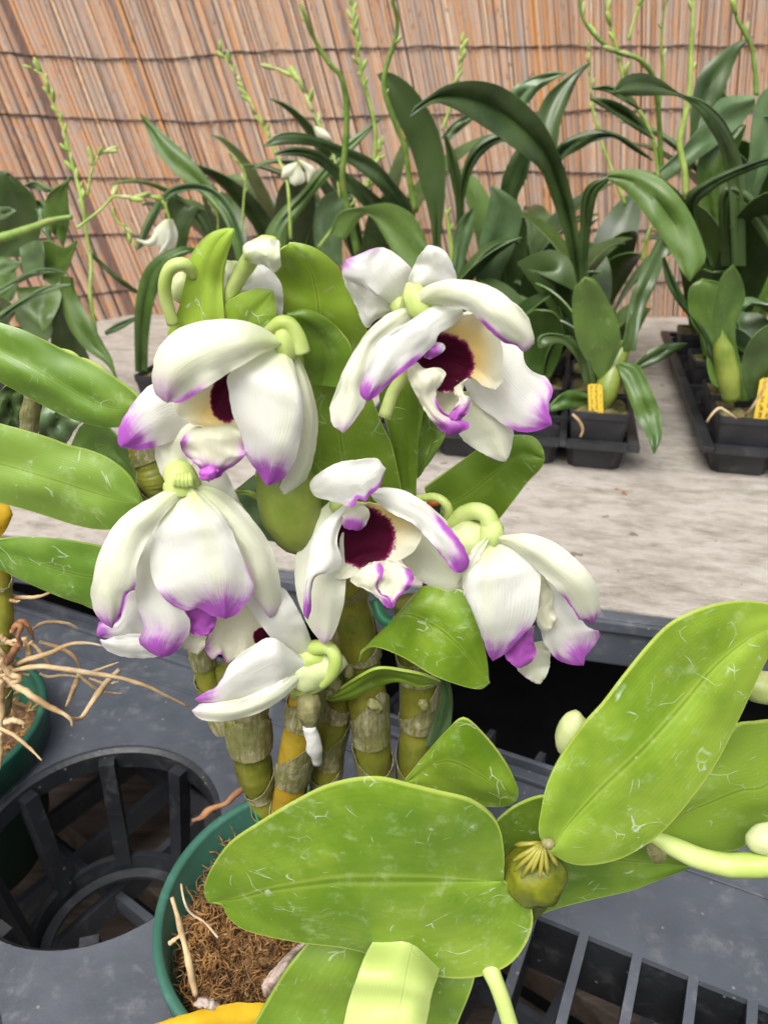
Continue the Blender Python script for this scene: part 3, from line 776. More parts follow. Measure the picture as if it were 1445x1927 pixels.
sub(f, 'lip', 'c3', '690,1150 600,1175 545,1230 548,1280 600,1340 650,1385 665,1425 720,1455', '800,1170 850,1140 880,1190 912,1300 860,1360 800,1395 770,1430 720,1455', [.258, .251, .250, .252], bulge=.005, ruf=.0022, tip=(.52, 1.0), pa=(.3, .6, .2), pb=(.3, .6, .3), grn=.3, nu=40, nv=24)
blob('lip_curl', P(160 + 700 / 3.0104, 420 + 1415 / 3.0104, .2485), .0026, M['purple'], f, 1.4, Vector((1, 0, .4)), 2, .4)
sub(f, 'petal', 'c3', '1138,682 1080,640 1000,590 900,555 780,545 650,560 530,600 440,680 398,760 383,860 388,920 410,975 470,1016', '1138,682 1000,740 900,800 810,850 720,910 640,960 580,1000 525,1020 495,1010 470,1016', [.260, .249, .243, .246], M='1138,682 950,660 780,690 620,760 520,840 470,930 470,1016', bulge=.010, tilt=.002, tip=(.86, .55), pb=(.22, .7, .62), pa=(.12, .5, .8), grn=.75, m='sepal', label='white hooded petal flushed green with a pale purple tip')

# F2: upper right bloom, open throat with dark blotch
f = flower(787, 571, .258, (-.3, .2, .5), .0045, label='large open bloom at the upper right showing its maroon throat')
stalk(f, 'c4', '640,330 600,400 560,560 590,740 520,860 470,1000', [.262, .268, .275, .278, .275], [0.0034, 0.0027, 0.0024, 0.0026])
sub(f, 'sepal', 'c4', '660,398 560,410 470,450 380,530 320,620 260,720 210,850 178,940 190,1040 250,1080', '700,410 620,470 500,560 430,620 390,720 350,830 370,905 320,1000 270,1060 250,1080', [.262, .258, .255, .252], bulge=.003, pb=(.12, .5, .55), tip=(.93, .5), grn=.3)
sub(f, 'petal', 'c4', '900,430 1000,400 1100,500 1210,600 1232,700 1290,758 1345,775 1388,850 1362,930 1380,1040', '900,600 900,760 930,880 1000,950 1080,1005 1140,1050 1220,1077 1300,1068 1380,1040', [.276, .270, .264, .260], M='900,520 1000,640 1100,740 1200,860 1290,950 1380,1040', bulge=.006, tip=(.80, .9), pa=(.28, .7, .66), pb=(.25, .85, .62), rib=.0008, ruf=.001)
sub(f, 'sepal', 'c4', '880,860 860,1000 880,1095 950,1160 1040,1212 1095,1232 1130,1236', '1010,850 1100,980 1170,1062 1166,1130 1150,1200 1130,1236', [.272, .270, .268], bulge=.004, pa=(.14, .6, .72), grn=.5)
sub(f, 'lip', 'c4', '650,700 680,640 760,560 830,490 900,440 1000,440 1080,520 1115,640 1108,740 1120,790 1082,845', '650,700 700,780 760,850 800,870 850,850 880,810 920,780 970,790 1010,825 1082,845', [.256, .257, .258, .256], M='650,700 740,690 820,680 880,690 930,720 990,760 1082,845', bulge=-.010, ruf=.001, spots=[(790, 700, 155, 150, 'd'), (870, 570, 110, 100, 'y'), (960, 660, 70, 160, 'y')], nu=50, nv=40)
sub(f, 'lip', 'c4', '740,780 735,850 750,930 790,990 830,1010', '880,800 880,850 880,900 870,950 830,1010', [.260, .260, .257], bulge=-.005, grn=.5, nu=24, nv=14)
sub(f, 'column', 'c4', '700,610 680,640 690,670 720,680 760,660', '700,610 740,590 790,600 800,630 760,660', [.252, .252, .252], m='petal', bulge=.003, spots=[(720, 640, 60, 50, 'p')], nu=14, nv=10)
sub(f, 'lip', 'c4', '612,705 598,760 620,830 660,905 710,990 760,1050 800,1082 832,1096', '650,700 690,735 760,728 806,762 775,822 750,860 765,930 800,975 870,1010 928,1030 925,1060 832,1096', [.254, .250, .249, .249], bulge=.005, ruf=.0015, tip=(.62, 1.0), pb=(.5, .9, .42), nu=50, nv=20, label='white lip edge turning bright purple at its curled tip')
sub(f, 'lip', 'c4', '850,835 855,880 880,905 850,950 825,985 850,1030', '925,785 905,820 900,870 938,895 938,950 895,1000 850,1030', [.256, .251, .249], bulge=.004, ruf=.002, tip=(.2, .95), nu=34, nv=14)
sub(f, 'petal', 'c4', '885,398 830,385 760,388 690,420 610,475 520,530 445,580 410,650 370,750 340,840 348,885 385,908', '900,425 880,460 840,500 765,545 745,600 700,640 640,700 560,762 480,830 435,880 385,908', [.256, .249, .245, .245], bulge=.004, tip=(.82, 1.0), pb=(.42, .95, .42), grn=.15, label='broad white petal folded forward with a purple lower edge')
sub(f, 'petal', 'c4', '655,405 640,370 650,330 700,285 780,258 880,248 980,262 1080,305 1170,370 1240,440 1275,520 1282,595 1232,640', '690,405 760,392 860,400 950,430 1000,480 1060,540 1130,595 1180,600 1205,625 1232,640', [.257, .248, .243, .245], bulge=.006, tip=(.94, .6), pb=(.30, .9, .45), grn=.5, m='sepal', label='arched top petal edged with purple')

# F2b: bloom behind, only its back petals show
f = flower(757, 582, .275, (-.3, 0, .5), .004, label='white bloom seen from behind, above the upper right bloom')
stalk(f, 'c4', '580,400 520,460 490,560 500,700', [.277, .285, .288], [.003, .003])
sub(f, 'petal', 'c4', '545,405 420,470 372,512 320,400 275,310 250,250 245,200', '560,400 440,320 340,270 290,250 245,200', [.277, .275, .272], bulge=.003, grn=.2)
sub(f, 'petal', 'c4', '550,400 420,305 300,265 252,235 245,190 262,145', '575,395 605,300 625,205 565,135 490,82 430,76 340,110 262,145', [.276, .270, .268], M='560,400 510,370 440,300 370,220 300,180 262,145', bulge=.005, pb=(.2, .5, .6), tip=(.86, .7), rib=.0008, label='white petal with a lilac corner pointing up and left')
sub(f, 'petal', 'c4', '572,402 590,290 622,200 660,120 710,64', '600,400 700,340 790,300 862,248 842,170 805,100 755,72 710,64', [.274, .268, .266], bulge=.005)

# F3: left lower bell
f = flower(345, 905, .262, (.1, 0, -1), .0045, 1.5, label='large bell-shaped bloom hanging at the lower left')
stalk(f, 'c5', '560,200 555,150 540,130 530,200', [.262, .262, .27], [.0070, .0060, .0040, .003])
for k in range(5):
    tube('stalk_ridge', T3('c5', f'{520 + k * 22},{190 - abs(k - 2) * 3} {522 + k * 21},{150} {528 + k * 18},118', [.2555, .2555, .257]), [.0010, .0012, .0008], M['stem'], f, 6, 8)
sub(f, 'petal', 'c5', '600,180 660,240 760,330 900,420 980,560', '620,160 720,118 790,105 832,190 900,320 1000,460', [.266, .270, .272], bulge=.004, grn=.4)
sub(f, 'sepal', 'c5', '600,185 690,340 800,470 870,560 905,680 930,760 980,830 1010,870 1035,903', '640,180 740,200 850,270 950,380 1040,520 1085,680 1092,800 1078,880 1035,903', [.262, .257, .256, .260], bulge=.008, tilt=-.002, tip=(.93, .5), pa=(.22, .45, .6), grn=.5, label='cream sepal forming the right side of the bell')
sub(f, 'petal', 'c5', '520,260 400,440 320,600 302,660 305,760 320,850 345,915 352,960 320,1020 332,1048 380,1085 445,1118', '620,300 560,500 540,760 580,880 605,930 590,1000 545,1060 500,1100 445,1118', [.266, .258, .254, .254], bulge=.007, ruf=.0018, tip=(.72, 1.0), pa=(.14, .5, .6), pb=(.3, .7, .75), grn=.3, label='inner petal with a strong purple pointed tip')
sub(f, 'lip', 'c5', '545,840 570,890 600,940 598,975 640,998 700,998', '640,830 700,850 742,900 735,950 700,998', [.259, .257, .256], tip=(.0, 1.0), spots=[(640, 920, 160, 130, 'p')], bulge=.003, ruf=.0018, nu=26, nv=16)
sub(f, 'lip', 'c5', '600,960 570,1000 560,1055 600,1080 640,1103', '740,940 720,980 690,1010 680,1060 640,1103', [.262, .262, .262], bulge=.003, ruf=.0012)
sub(f, 'petal', 'c5', '592,190 480,310 410,440 385,560 395,680 435,765 500,830 570,862 650,852 720,888 790,908', '612,190 700,260 800,380 880,560 945,720 930,785 885,850 840,892 790,908', [.258, .250, .248, .250], M='600,190 660,330 710,490 745,650 765,780 790,908', bulge=.010, tip=(.76, .95), pa=(.14, .6, .55), pb=(.16, .6, .5), ruf=.0012, rib=.0008, grn=.75, nu=44, nv=24, label='broad white centre petal of the bell with a purple hem')
sub(f, 'sepal', 'c5', '590,185 480,208 380,258 250,338 160,450 100,580 68,720 66,800 88,880 140,935 178,957', '600,190 500,300 420,400 360,500 315,620 305,740 255,770 235,850 205,915 178,957', [.259, .250, .246, .250], bulge=.009, tilt=.002, tip=(.90, .7), pb=(.25, .85, .62), grn=.5, label='cream sepal forming the left side of the bell')

# F7: bloom hidden behind the bell, lower left
f = flower(330, 1190, .268, (.5, 0, 0), .003, label='half-hidden white bloom beneath the bell, lower left')
sub(f, 'petal', 'c5', '560,900 440,850 330,760 262,768 240,840 200,920 112,922 96,965 98,1000', '560,1060 420,1060 330,1020 200,1018 98,1000', [.268, .264, .260], bulge=.004, pa=(.3, .7, .45), tip=(.80, .8), ruf=.001)
sub(f, 'petal', 'c5', '560,1040 440,1030 330,990 200,1005 150,1020 115,1022', '560,1060 520,1084 430,1114 300,1120 200,1102 140,1068 115,1022', [.266, .261, .257], bulge=.005, tip=(.9, .35), grn=.3)

# F4: centre bloom, throat towards the camera
f = flower(640, 945, .268, (.1, .5, 0), .004, label='centre bloom facing the camera with a round maroon throat')
stalk(f, 'c6', '300,250 420,260 540,255 620,225 690,220 740,260 738,330', [.276, .283, .286, .280, .276, .280], [0.0018, 0.0016, 0.0016, 0.0018, 0.0018])
sub(f, 'sepal', 'c6', '240,230 180,285 120,365 86,480 82,580 100,680 150,790 205,853', '300,250 290,400 300,575 290,680 268,760 240,825 205,853', [.268, .264, .262, .262], bulge=.006, tilt=.003, tip=(.93, .5), grn=.3)
sub(f, 'sepal', 'c6', '420,190 540,195 640,240 740,330 800,430 828,540 805,560 802,612 780,628', '500,420 540,490 600,560 660,602 720,625 780,628', [.282, .276, .270], bulge=.005, pb=(.10, .6, .5), grn=.35)
sub(f, 'petal', 'c6', '400,192 470,178 560,195 640,245 720,325 790,405 832,490 812,535 795,543', '420,230 500,290 590,335 660,405 710,470 750,520 775,542 795,543', [.264, .257, .253, .253], bulge=.003, pa=(.7, 1.0, .45), pb=(.3, .6, .6), tip=(.80, 1.0), ruf=.0016, label='long petal with a purple curled edge reaching right')
sub(f, 'lip', 'c6', '330,258 275,300 262,400 282,490 228,545 250,568 300,572 350,552', '400,240 500,270 600,312 630,370 602,440 552,480 500,497 430,503 350,552', [.262, .262, .261, .257], M='360,255 385,320 395,390 385,450 365,500 350,552', bulge=-.011, ruf=.001, spots=[(375, 392, 128, 122, 'd'), (450, 300, 130, 90, 'y')], grn=.3, nu=50, nv=40)
sub(f, 'column', 'c6', '300,262 285,300 290,345 330,360 345,362', '360,245 400,275 395,320 375,350 345,362', [.259, .258, .258], m='lip', bulge=.004, spots=[(330, 345, 55, 40, 'p')], nu=16, nv=12)
sub(f, 'lip', 'c6', '350,545 318,575 345,600 400,625 440,655 468,690 497,699', '400,505 430,498 460,520 455,560 432,600 450,635 490,655 497,699', [.256, .251, .249], bulge=.003, ruf=.002, pb=(.5, .95, .1), tip=(.65, 1.0), nu=34, nv=16)
sub(f, 'lip', 'c6', '430,498 458,550 440,605 470,655 497,699', '500,490 535,505 588,548 580,600 525,650 508,688 497,699', [.257, .251, .249], bulge=-.003, ruf=.002, pb=(.5, .9, .2), tip=(.8, 1.0), nu=34, nv=16)
sub(f, 'petal', 'c6', '300,248 205,330 152,430 132,560 120,650 118,720 136,745', '320,262 275,350 262,420 282,498 232,545 170,560 150,620 150,700 136,745', [.262, .254, .251, .252], bulge=.006, pb=(.35, .9, .55), tip=(.80, 1.0), label='left petal with a narrow purple rolled edge')
sub(f, 'petal', 'c6', '148,185 150,150 200,105 270,70 350,58 432,52 470,98', '148,185 175,218 260,240 330,260 352,225 385,236 405,208 442,178 470,98', [.258, .250, .249, .253], bulge=.003, tilt=.001, pb=(.35, .85, .35), grn=.1, label='small white cap petal over the throat with a purple notch')

# F5: right bell
f = flower(924, 1005, .266, (-.1, .1, -1), .005, 1.3, label='bell-shaped bloom hanging at the right by the bench edge')
stalk(f, 'd7', '135,428 175,385 215,358 260,352 300,378 318,455', [.280, .276, .272, .268, .266], [0.0034, 0.0036, 0.0036, 0.0039])
blob('spur', P(780 + 215 / 2.173, 800 + 480 / 2.173, .270), .0085, M['bud'], f, 1.25, Vector((.5, 0, .5)), 2, .2)
sub(f, 'sepal', 'd7', '420,900 415,985 450,1028 488,1052 512,1058', '540,880 554,940 548,1000 530,1035 512,1058', [.276, .274, .272], bulge=.003, pa=(.15, .5, .5), grn=.3)
sub(f, 'petal', 'd7', '500,540 600,690 700,820 755,845 742,890 700,940 690,982', '500,700 520,860 560,935 600,966 640,978 690,982', [.270, .266, .264], M='500,600 560,760 610,840 650,900 690,982', bulge=.005, ruf=.0018, tip=(.70, .9), pa=(.2, .6, .6), pb=(.35, .8, .6), nu=36)
sub(f, 'lip', 'd7', '500,600 500,720 500,810 530,842 560,830', '520,600 560,680 560,735 578,785 560,830', [.266, .262, .260], bulge=.003, ruf=.002, grn=.4, nv=12)
sub(f, 'lip', 'd7', '470,830 420,890 368,935 400,980 432,992', '492,820 482,870 497,930 472,970 432,992', [.264, .262, .260], bulge=.003, spots=[(450, 920, 130, 100, 'p')], tip=(.3, 1.0), ruf=.0015)
sub(f, 'petal', 'd7', '290,470 240,510 212,620 206,690 240,760 275,850 298,930 320,963', '312,468 400,500 470,550 512,600 508,700 490,800 435,862 372,930 320,963', [.264, .256, .254, .257], M='300,470 290,600 290,720 300,840 320,963', bulge=.009, tip=(.80, .8), pb=(.22, .75, .62), grn=.7, ruf=.001, rib=.0008, nu=40, nv=20, label='front petal of the right bell, purple at the hem')
sub(f, 'sepal', 'd7', '290,460 235,510 200,600 200,690', '305,462 262,560 235,650 205,700', [.262, .256, .256], bulge=.002, grn=.4)
sub(f, 'sepal', 'd7', '302,458 400,448 500,450 600,500 680,570 740,650 754,720 754,770 722,816', '312,468 400,500 500,590 590,680 640,742 668,790 700,800 722,816', [.264, .256, .252, .256], bulge=.008, pb=(.22, .75, .60), tip=(.92, .8), grn=.3, label='long white sepal arching to the right')

# F6: lower centre bloom, side on
f = flower(590, 1240, .270, (.6, .1, -.2), .006, 1.5, label='bloom in profile at the lower centre, hooked on its curled stalk')
stalk(f, 'c5', '1235,1080 1290,1065 1360,1070 1392,1130 1370,1210 1300,1270 1220,1300 1180,1310', [.272, .268, .264, .264, .268, .275], [0.0037, 0.0030, 0.0028, 0.0028, 0.0037])
blob('spur', P(150 + 1265 / 2.89, 850 + 1170 / 2.89, .272), .0105, M['bud'], f, 1.4, Vector((1, 0, .3)), 2, .2)
sub(f, 'lip', 'c5', '1080,1060 960,1080 850,1120 800,1150 770,1100 720,1128 682,1080', '1040,980 960,860 880,810 800,870 742,910 715,980 678,1060', [.274, .268, .264], bulge=-.004, ruf=.002, spots=[(1010, 1005, 62, 50, 'd')], pa=(.25, .6, .5), tip=(.82, .6), nu=40, nv=22)
sub(f, 'petal', 'c5', '1250,1160 1140,1120 1040,1010 960,900 905,815 930,760 1000,720', '1262,1070 1245,985 1195,875 1140,778 1090,730 1000,720', [.270, .264, .268], bulge=.007, grn=.4)
sub(f, 'petal', 'c5', '1245,1150 1140,1070 1040,1010 930,1062 830,1140 795,1200 745,1278 690,1305 630,1345', '1250,1170 1150,1228 1000,1310 850,1355 740,1364 660,1362 630,1345', [.266, .258, .256, .258], bulge=.006, tip=(.80, .75), pa=(.15, .5, .6), rib=.0006)
sub(f, 'sepal', 'c5', '1248,1158 1100,1240 900,1335 760,1364 660,1374 614,1408', '1252,1180 1160,1290 1060,1372 950,1428 800,1462 700,1464 640,1442 614,1408', [.267, .257, .253, .256], bulge=.005, tip=(.9, .35), grn=.25)

# buds at the top of the plant
f = flower(492, 470, .262, (.5, 0, .2), .004, label='nodding bloom at the top, white between two leaves')
stalk(f, 'c3', '800,470 850,350 920,230 960,170 1020,160', [.272, .268, .262, .258], [0.0026, 0.0026, 0.0030, 0.0034])
sub(f, 'petal', 'c3', '905,200 900,130 960,92 1030,85 1100,100', '905,200 960,230 1030,240 1070,280 1110,240', [.257, .255, .257], bulge=.007, grn=1.6, fine=.0003, m='sepal')
sub(f, 'petal', 'c3', '960,240 900,330 870,430 900,560', '1010,235 1075,290 1120,380 1120,560', [.274, .272, .274], bulge=.005)
sub(f, 'petal', 'c3', '800,210 780,300 790,400 800,470', '860,215 880,240 860,330 820,450', [.276, .274, .276], bulge=.004, grn=.7, m='sepal')
b = blob('bud', P(160 + 545 / 3.0104, 420 + 365 / 3.0104, .274), .0034, M['bud'], O, 1.6, Vector((.2, 0, 1)), 2, .1, 'pale nodding bud on a hooked stalk')
tube('stalk', T3('c3', '500,570 460,430 455,330 490,250 570,232 620,300', [.268, .266, .264, .264, .268]), [.0021, .0022, .0022, .0019], M['stem'], b, 12, 28)
b = blob('bud', P(150 + 1140 / 2.89, 850 + 260 / 2.89, .272), .0125, M['olive'], O, 1.9, Vector((-.15, 0, 1)), 2, .1, 'olive swelling with a dry pink seam')
# pale buds peeping over the upper left leaf
# ------------------------------------------------------------------ leaves of the flowering orchid
def leaf(c, A, B, Y, par=None, mat='leaf', **k):
    k['bulge'] = k.get('bulge', 0) * .6
    k.setdefault('solid', .0013); k.setdefault('wav', .003); k.setdefault('fold', .003); k.setdefault('nv', 18); k.setdefault('nu', 36)
    return patch('leaf', c, A, B, Y, M[mat], par or O, **k)
leaf('c3', '560,700 470,640 520,520 570,350 600,200 660,100 720,50 790,36 838,40', '760,700 790,560 782,400 788,260 818,140 842,44 838,40', [.272, .268, .262], bulge=.006, tilt=.003, label='upright leaf at the top left of the blooms')
leaf('p', '520,640 519,550 520,500 525,473 545,458', '650,720 688,640 688,612 671,564 650,526 629,495 594,468 560,458 545,458', [.286, .278, .268], bulge=.006, M='590,700 600,600 590,520 565,475 545,458', label='broad bright leaf at the top centre')
leaf('c3', '800,560 800,460 860,410 930,380 1000,370 1065,385', '1000,600 1060,560 1082,480 1065,385', [.268, .266, .266], wav=.0006, fine=0, bulge=.004, M='900,580 950,520 1010,450 1065,385')
leaf('p', '575,720 567,650 541,595', '640,730 663,665 640,622 610,597 575,585 541,592', [.274, .270, .266], mat='leaf_mid', bulge=.004, nu=26)
leaf('p', '520,1010 562,900 570,800 580,715 600,697 633,660', '760,960 756,925 737,838 718,796 698,745 678,712 655,675 633,656', [.292, .286, .282, .280], mat='leaf_mid', M='640,1000 650,900 640,820 630,750 633,658', bulge=.006, nu=40, label='wide leaf filling the middle of the plant')
leaf('p', '750,940 735,830 713,745 735,690 770,650', '783,940 785,855 796,772 798,745 790,680 770,650', [.296, .290, .288], mat='leaf_mid', bulge=.004)
leaf('p', '784,900 786,840 796,770', '790,892 816,855 838,814 820,780 796,750', [.300, .298, .296], mat='leaf_left', bulge=.003)
leaf('p', '798,918 860,873 900,845 945,826 968,819 1003,822 1020,842 1024,862', '830,1010 890,1002 934,980 965,942 992,907 1017,880 1024,862', [.300, .300, .296, .292], M='812,960 870,935 930,890 980,855 1024,862', mat='leaf_mid', bulge=.004, label='leaf reaching right below the upper right bloom')
leaf('c6', '540,720 600,640 655,600 740,622 810,625 860,755 905,900 917,1018', '355,928 372,882 440,866 550,908 680,985 800,1030 880,1043 917,1018', [.276, .266, .260, .262], M='450,800 560,722 690,775 790,860 870,960 917,1018', bulge=.008, nu=44, label='bright folded leaf below the centre bloom')
leaf('c6', '210,1088 370,985 450,955 560,968 640,985 707,1012', '240,1098 330,1085 420,1040 520,1012 620,1035 707,1015', [.278, .272, .270], bulge=.003, tilt=-.004, mat='leaf_mid')
leaf('c7', '915,705 1000,600 1080,510 1160,446 1250,520 1340,640 1387,740 1382,786', '920,715 1000,730 1100,765 1230,809 1340,812 1382,786', [.268, .262, .256], M='925,710 1020,648 1100,622 1200,665 1300,730 1382,786', bulge=.006, label='leaf with a pale midrib above the big front leaf')
leaf('p', '575,1050 545,1000 520,960 470,930 440,925', '560,1010 530,970 500,945 470,925 440,925', [.285, .28, .278], mat='leaf_mid', bulge=.002)
leaf('p', '840,1420 850,1350 848,1290 820,1250', '800,1400 825,1330 830,1290 820,1250', [.285, .285, .282], mat='leaf_grey', bulge=.002, nu=14)
leaf('p', '440,1010 480,1010 520,1020', '445,920 490,890 512,930 520,1020', [.30, .30, .30], mat='leaf_grey', bulge=.002, nu=14)
# the big leaves of the cane that leans out towards the camera
nd = P(1006, 1645, .198)
big = blob('cane_node', nd, .0118, M['node'], O, 1.08, Vector((.2, -.5, 1)), 3, .09, 'glossy golden green node of the leaning cane')
ncx, ncy = 1006, 1645
for (ex_, ey_) in ((178, 1300), (170, 1380), (178, 1430), (215, 1462), (262, 1440), (303, 1480), (345, 1450), (395, 1405)):
    pts = []
    for q in range(9):
        t = q / 8; kx = 900 + (325 + (ex_ - 325) * t) / 2.651; ky = 1100 + (1285 + (ey_ - 1285) * t) / 2.651
        dd = math.hypot(kx - ncx, ky - ncy) * .2905 / F; pts.append(P(kx, ky, .198, math.sqrt(max(0, .0130 ** 2 - dd * dd))))
    tube('sheath_rib', pts, [.0003, .0008, .0010, .0004], M['rib'], big, 6, 16, .3)
blob('leaf_scar', P(900 + 352 / 2.651, 1100 + 1292 / 2.651, .1845), .0020, M['sheath'], big, 1.2, Vector((1, 0, -.6)), 1, .5)
ca = [P(1006, 1655, .200), P(985, 1700, .212), Vector((POTC.x + .075, POTC.y - .03, RIM - .01)), Vector((POTC.x + .045, POTC.y - .01, RIM - .035))]
tube('cane', ca, [.0085, .007, .0065, .006], M['cane'], O, 14, 24, label='leaning cane that carries the big front leaves')
leaf('d2', '1278,490 1280,360 1250,235 1150,150 1000,110 880,80 760,52 640,58 520,90 400,150 250,240 120,330 40,440 10,530 32,578', '1278,490 1372,548 1404,650 1370,760 1290,850 1150,896 1000,892 860,850 720,800 600,770 400,745 200,700 118,645 92,592 32,578', [.194, .188, .192, .200], M='1278,490 1100,485 900,480 700,480 550,486 300,522 150,560 32,578', bulge=.008, fold=.005, nu=70, nv=34, wav=.004, label='biggest leaf, lying across the front below the canes')
leaf('d3', '360,1330 302,1240 312,1130 340,1000 400,870 520,700 620,590 720,460 850,300 950,200 1060,140 1200,95 1350,83 1480,110 1560,190', '360,1330 450,1382 560,1392 700,1362 830,1292 930,1210 1040,1080 1170,900 1280,690 1345,550 1400,430 1460,320 1560,190', [.190, .196, .206, .214], M='360,1330 430,1210 600,1020 800,830 1000,610 1200,380 1400,230 1560,190', bulge=.006, fold=.004, nu=64, nv=28, wav=.005, label='long leaf rising to the upper right corner of the front plant')
leaf('d3', '860,1290 1000,1120 1140,900 1270,712 1380,685 1500,678 1700,720', '860,1290 1000,1312 1150,1330 1300,1312 1445,1190 1560,1050 1700,720', [.214, .222, .230], M='860,1290 1000,1150 1150,1080 1300,1020 1445,985 1700,720', mat='leaf_mid', bulge=.004, label='leaf half hidden behind the long right leaf')
leaf('d3', '60,1220 110,1160 200,1095 330,1053 500,1080 700,1180 900,1290 1070,1400', '60,1500 160,1620 275,1645 400,1607 560,1566 750,1523 900,1466 1070,1400', [.222, .216, .214], mat='leaf_mid', bulge=.005, M='60,1350 300,1340 600,1360 850,1380 1070,1400', label='leaf lying behind the golden node')
leaf('d2', '600,560 460,740 350,880 220,1100 130,1260', '1180,700 1160,890 1110,1030 1040,1170 900,1300', [.214, .198, .186], M='880,640 800,880 700,1080 520,1290', mat='leaf_mid', bulge=.006, label='leaf running out of the bottom of the frame')
patch('sheath', 'd2', '760,700 700,800 660,900 625,1000 600,1120 590,1200', '1010,800 1000,890 975,960 960,1040 945,1120 940,1200', [.192, .176, .165], M['young'], O, M='900,720 865,880 845,1000 815,1120 800,1200', bulge=.005, rib=.0012, wav=.003, solid=.001, label='pale young leaf sheath pointing at the camera')
tube('stalk', T3('d2', '1190,800 1230,880 1270,980 1310,1110 1340,1220', [.196, .188, .180, .172]), [.0042, .0032, .0032, .0036], M['stem'], O, 14, 24)
tube('stalk', T3('d4', '840,60 960,110 1080,165 1220,203 1350,207 1450,200 1600,170', [.214, .208, .203, .200]), [.0034, .0042, .0047, .0050], M['stem'], O, 16, 36, .04, 'thick pale flower stalk leaving the frame at the right')
patch('bract', 'd3', '830,1290 850,1350 880,1390', '860,1290 930,1340 920,1380 880,1390', [.206, .204], M['sheath'], O, bulge=.002, nu=12, nv=8)
blob('bud', P(900 + 460 / 2.651, 1100 + 745 / 2.651, .213), .0054, M['bud'], O, 1.9, Vector((.1, 0, 1)), 2, .08, 'pale upright bud behind the long right leaf')
blob('bud', P(900 + 1425 / 2.651, 1100 + 515 / 2.651, .228), .0062, M['bud_green'], O, 1.9, Vector((1, 0, -.25)), 2, .08, 'olive pink bud at the right edge')
blob('bud', P(900 + 1440 / 2.651, 1550 + 75 / 2.651, .206), .0058, M['bud'], O, 1.4, Vector((1, 0, .3)), 2, .1, 'cream bud on the thick stalk at the right edge')

# ------------------------------------------------------------------ canes
def cane(c, s, Y, rad, nodes, yel=.0, sheaths=True, label=None, par=None, shcov=.55, seed=1, vdir=0.0, ymat='cane'):
    random.seed(seed)
    n = 90; pts = spl(T3(c, s, Y), n); fr = frames(pts)
    def R(t): x = t * nodes; f_ = x - int(x); return .95 * lin(rad, t) * (.90 + .12 * math.sin(math.pi * min(1, f_)) ** .7)
    bm = bmesh.new(); uvl = bm.loops.layers.uv.new('UVMap'); yl = bm.verts.layers.float.new('yellow')
    rg = tube_bm(bm, pts, R, 24, True, .05, uvl)
    for i, ring in enumerate(rg):
        for v in ring: v[yl] = max(0, min(1, yel + .25 * noise.noise(v.co * 60)))
    c_ = obj('cane', bm, M[ymat], par or O, True, 0, label)
    if sheaths:
        for q in range(nodes):
            t1 = min(1, (q + 1 + (random.uniform(-.22, .22) if q < nodes - 1 else 0)) / nodes); t0 = t1 - shcov / nodes * random.uniform(.85, 1.25)   # measured towards the base, sheath rises from a node
            a0 = random.random() * 6.28; bm = bmesh.new(); uvl = bm.loops.layers.uv.new('UVMap'); N = 10; seg = 36; rings = []
            for i in range(N + 1):
                ring = []
                for k in range(seg):
                    a = 2 * math.pi * k / seg
                    edge = t0 - (.30 / nodes) + (.72 / nodes) * abs(math.sin((a - a0) / 2 + vdir)) ** 1.3 + .03 / nodes * noise.noise(Vector((math.cos(a) * 4, math.sin(a) * 4, q + seed)))
                    t = edge + (t1 - edge) * i / N; x = max(0, min(n - 1.001, t * (n - 1))); ii = int(x); ff = x - ii
                    p = pts[ii].lerp(pts[ii + 1], ff); rr = R(min(1, max(0, t))) * 1.035 + .0005 + .0006 * noise.noise(Vector((math.cos(a) * 3, math.sin(a) * 3, t * 20 + seed)))
                    ring.append(bm.verts.new(p + fr[ii][1] * math.cos(a) * rr + fr[ii][2] * math.sin(a) * rr))
                rings.append(ring)
            for i in range(N):
                for k in range(seg):
                    k2 = (k + 1) % seg; f_ = bm.faces.new((rings[i][k], rings[i][k2], rings[i + 1][k2], rings[i + 1][k]))
                    for lp, (uu, vv) in zip(f_.loops, ((k, i), (k + 1, i), (k + 1, i + 1), (k, i + 1))): lp[uvl].uv = (uu / seg, vv / N * .6)
            obj('sheath', bm, M['sheath'], c_, True, .0004)
    return c_
# listed from the top down to the moss
cane('p', '640,1000 655,1100 672,1200 690,1300 700,1400 712,1500 716,1560', [.305, .298, .292, .290, .290], [.0075, .0095, .0100, .0098, .0088, .007], 5, .12, label='thick olive cane in the middle', seed=4)
cane('p', '770,1130 785,1220 790,1330 782,1430 770,1520 750,1580', [.300, .297, .295, .292], [.0085, .0105, .0105, .0090, .0075], 4, .05, label='olive cane at the right of the clump', seed=6, shcov=.62)
cane('p', '640,1170 645,1230 632,1330 618,1420 610,1500 612,1560', [.300, .298, .296, .294], [.0075, .0082, .0080, .0075], 5, .15, label='dull cane behind the yellow one', seed=8, shcov=.8)
cane('p', '440,1250 460,1310 468,1370 475,1430 492,1500 512,1560', [.295, .292, .290, .290], [.0105, .0115, .0112, .0095, .0070, .005], 4, .05, label='stout olive cane at the left of the clump', seed=10, shcov=.62)
cane('p', '372,1190 385,1250 400,1300 425,1370', [.300, .298, .296], [.0055, .0062, .0065], 3, .1, label='thin green cane behind the lower bloom', seed=12, shcov=.8)
cane('c3', '300,1180 350,1300 400,1420 420,1560', [.300, .296, .296], [.005, .0075, .0085, .006], 2, .1, label='olive bulb behind the upper left bloom', seed=14, sheaths=True, shcov=.4)
cane('p', '592,1262 578,1310 566,1370 556,1430 545,1490 532,1560', [.276, .278, .282, .285], [.0070, .0083, .0088, .0088, .0082, .007], 3, .85, label='yellow cane wrapped in silvery papery sheaths', seed=21, shcov=.62)
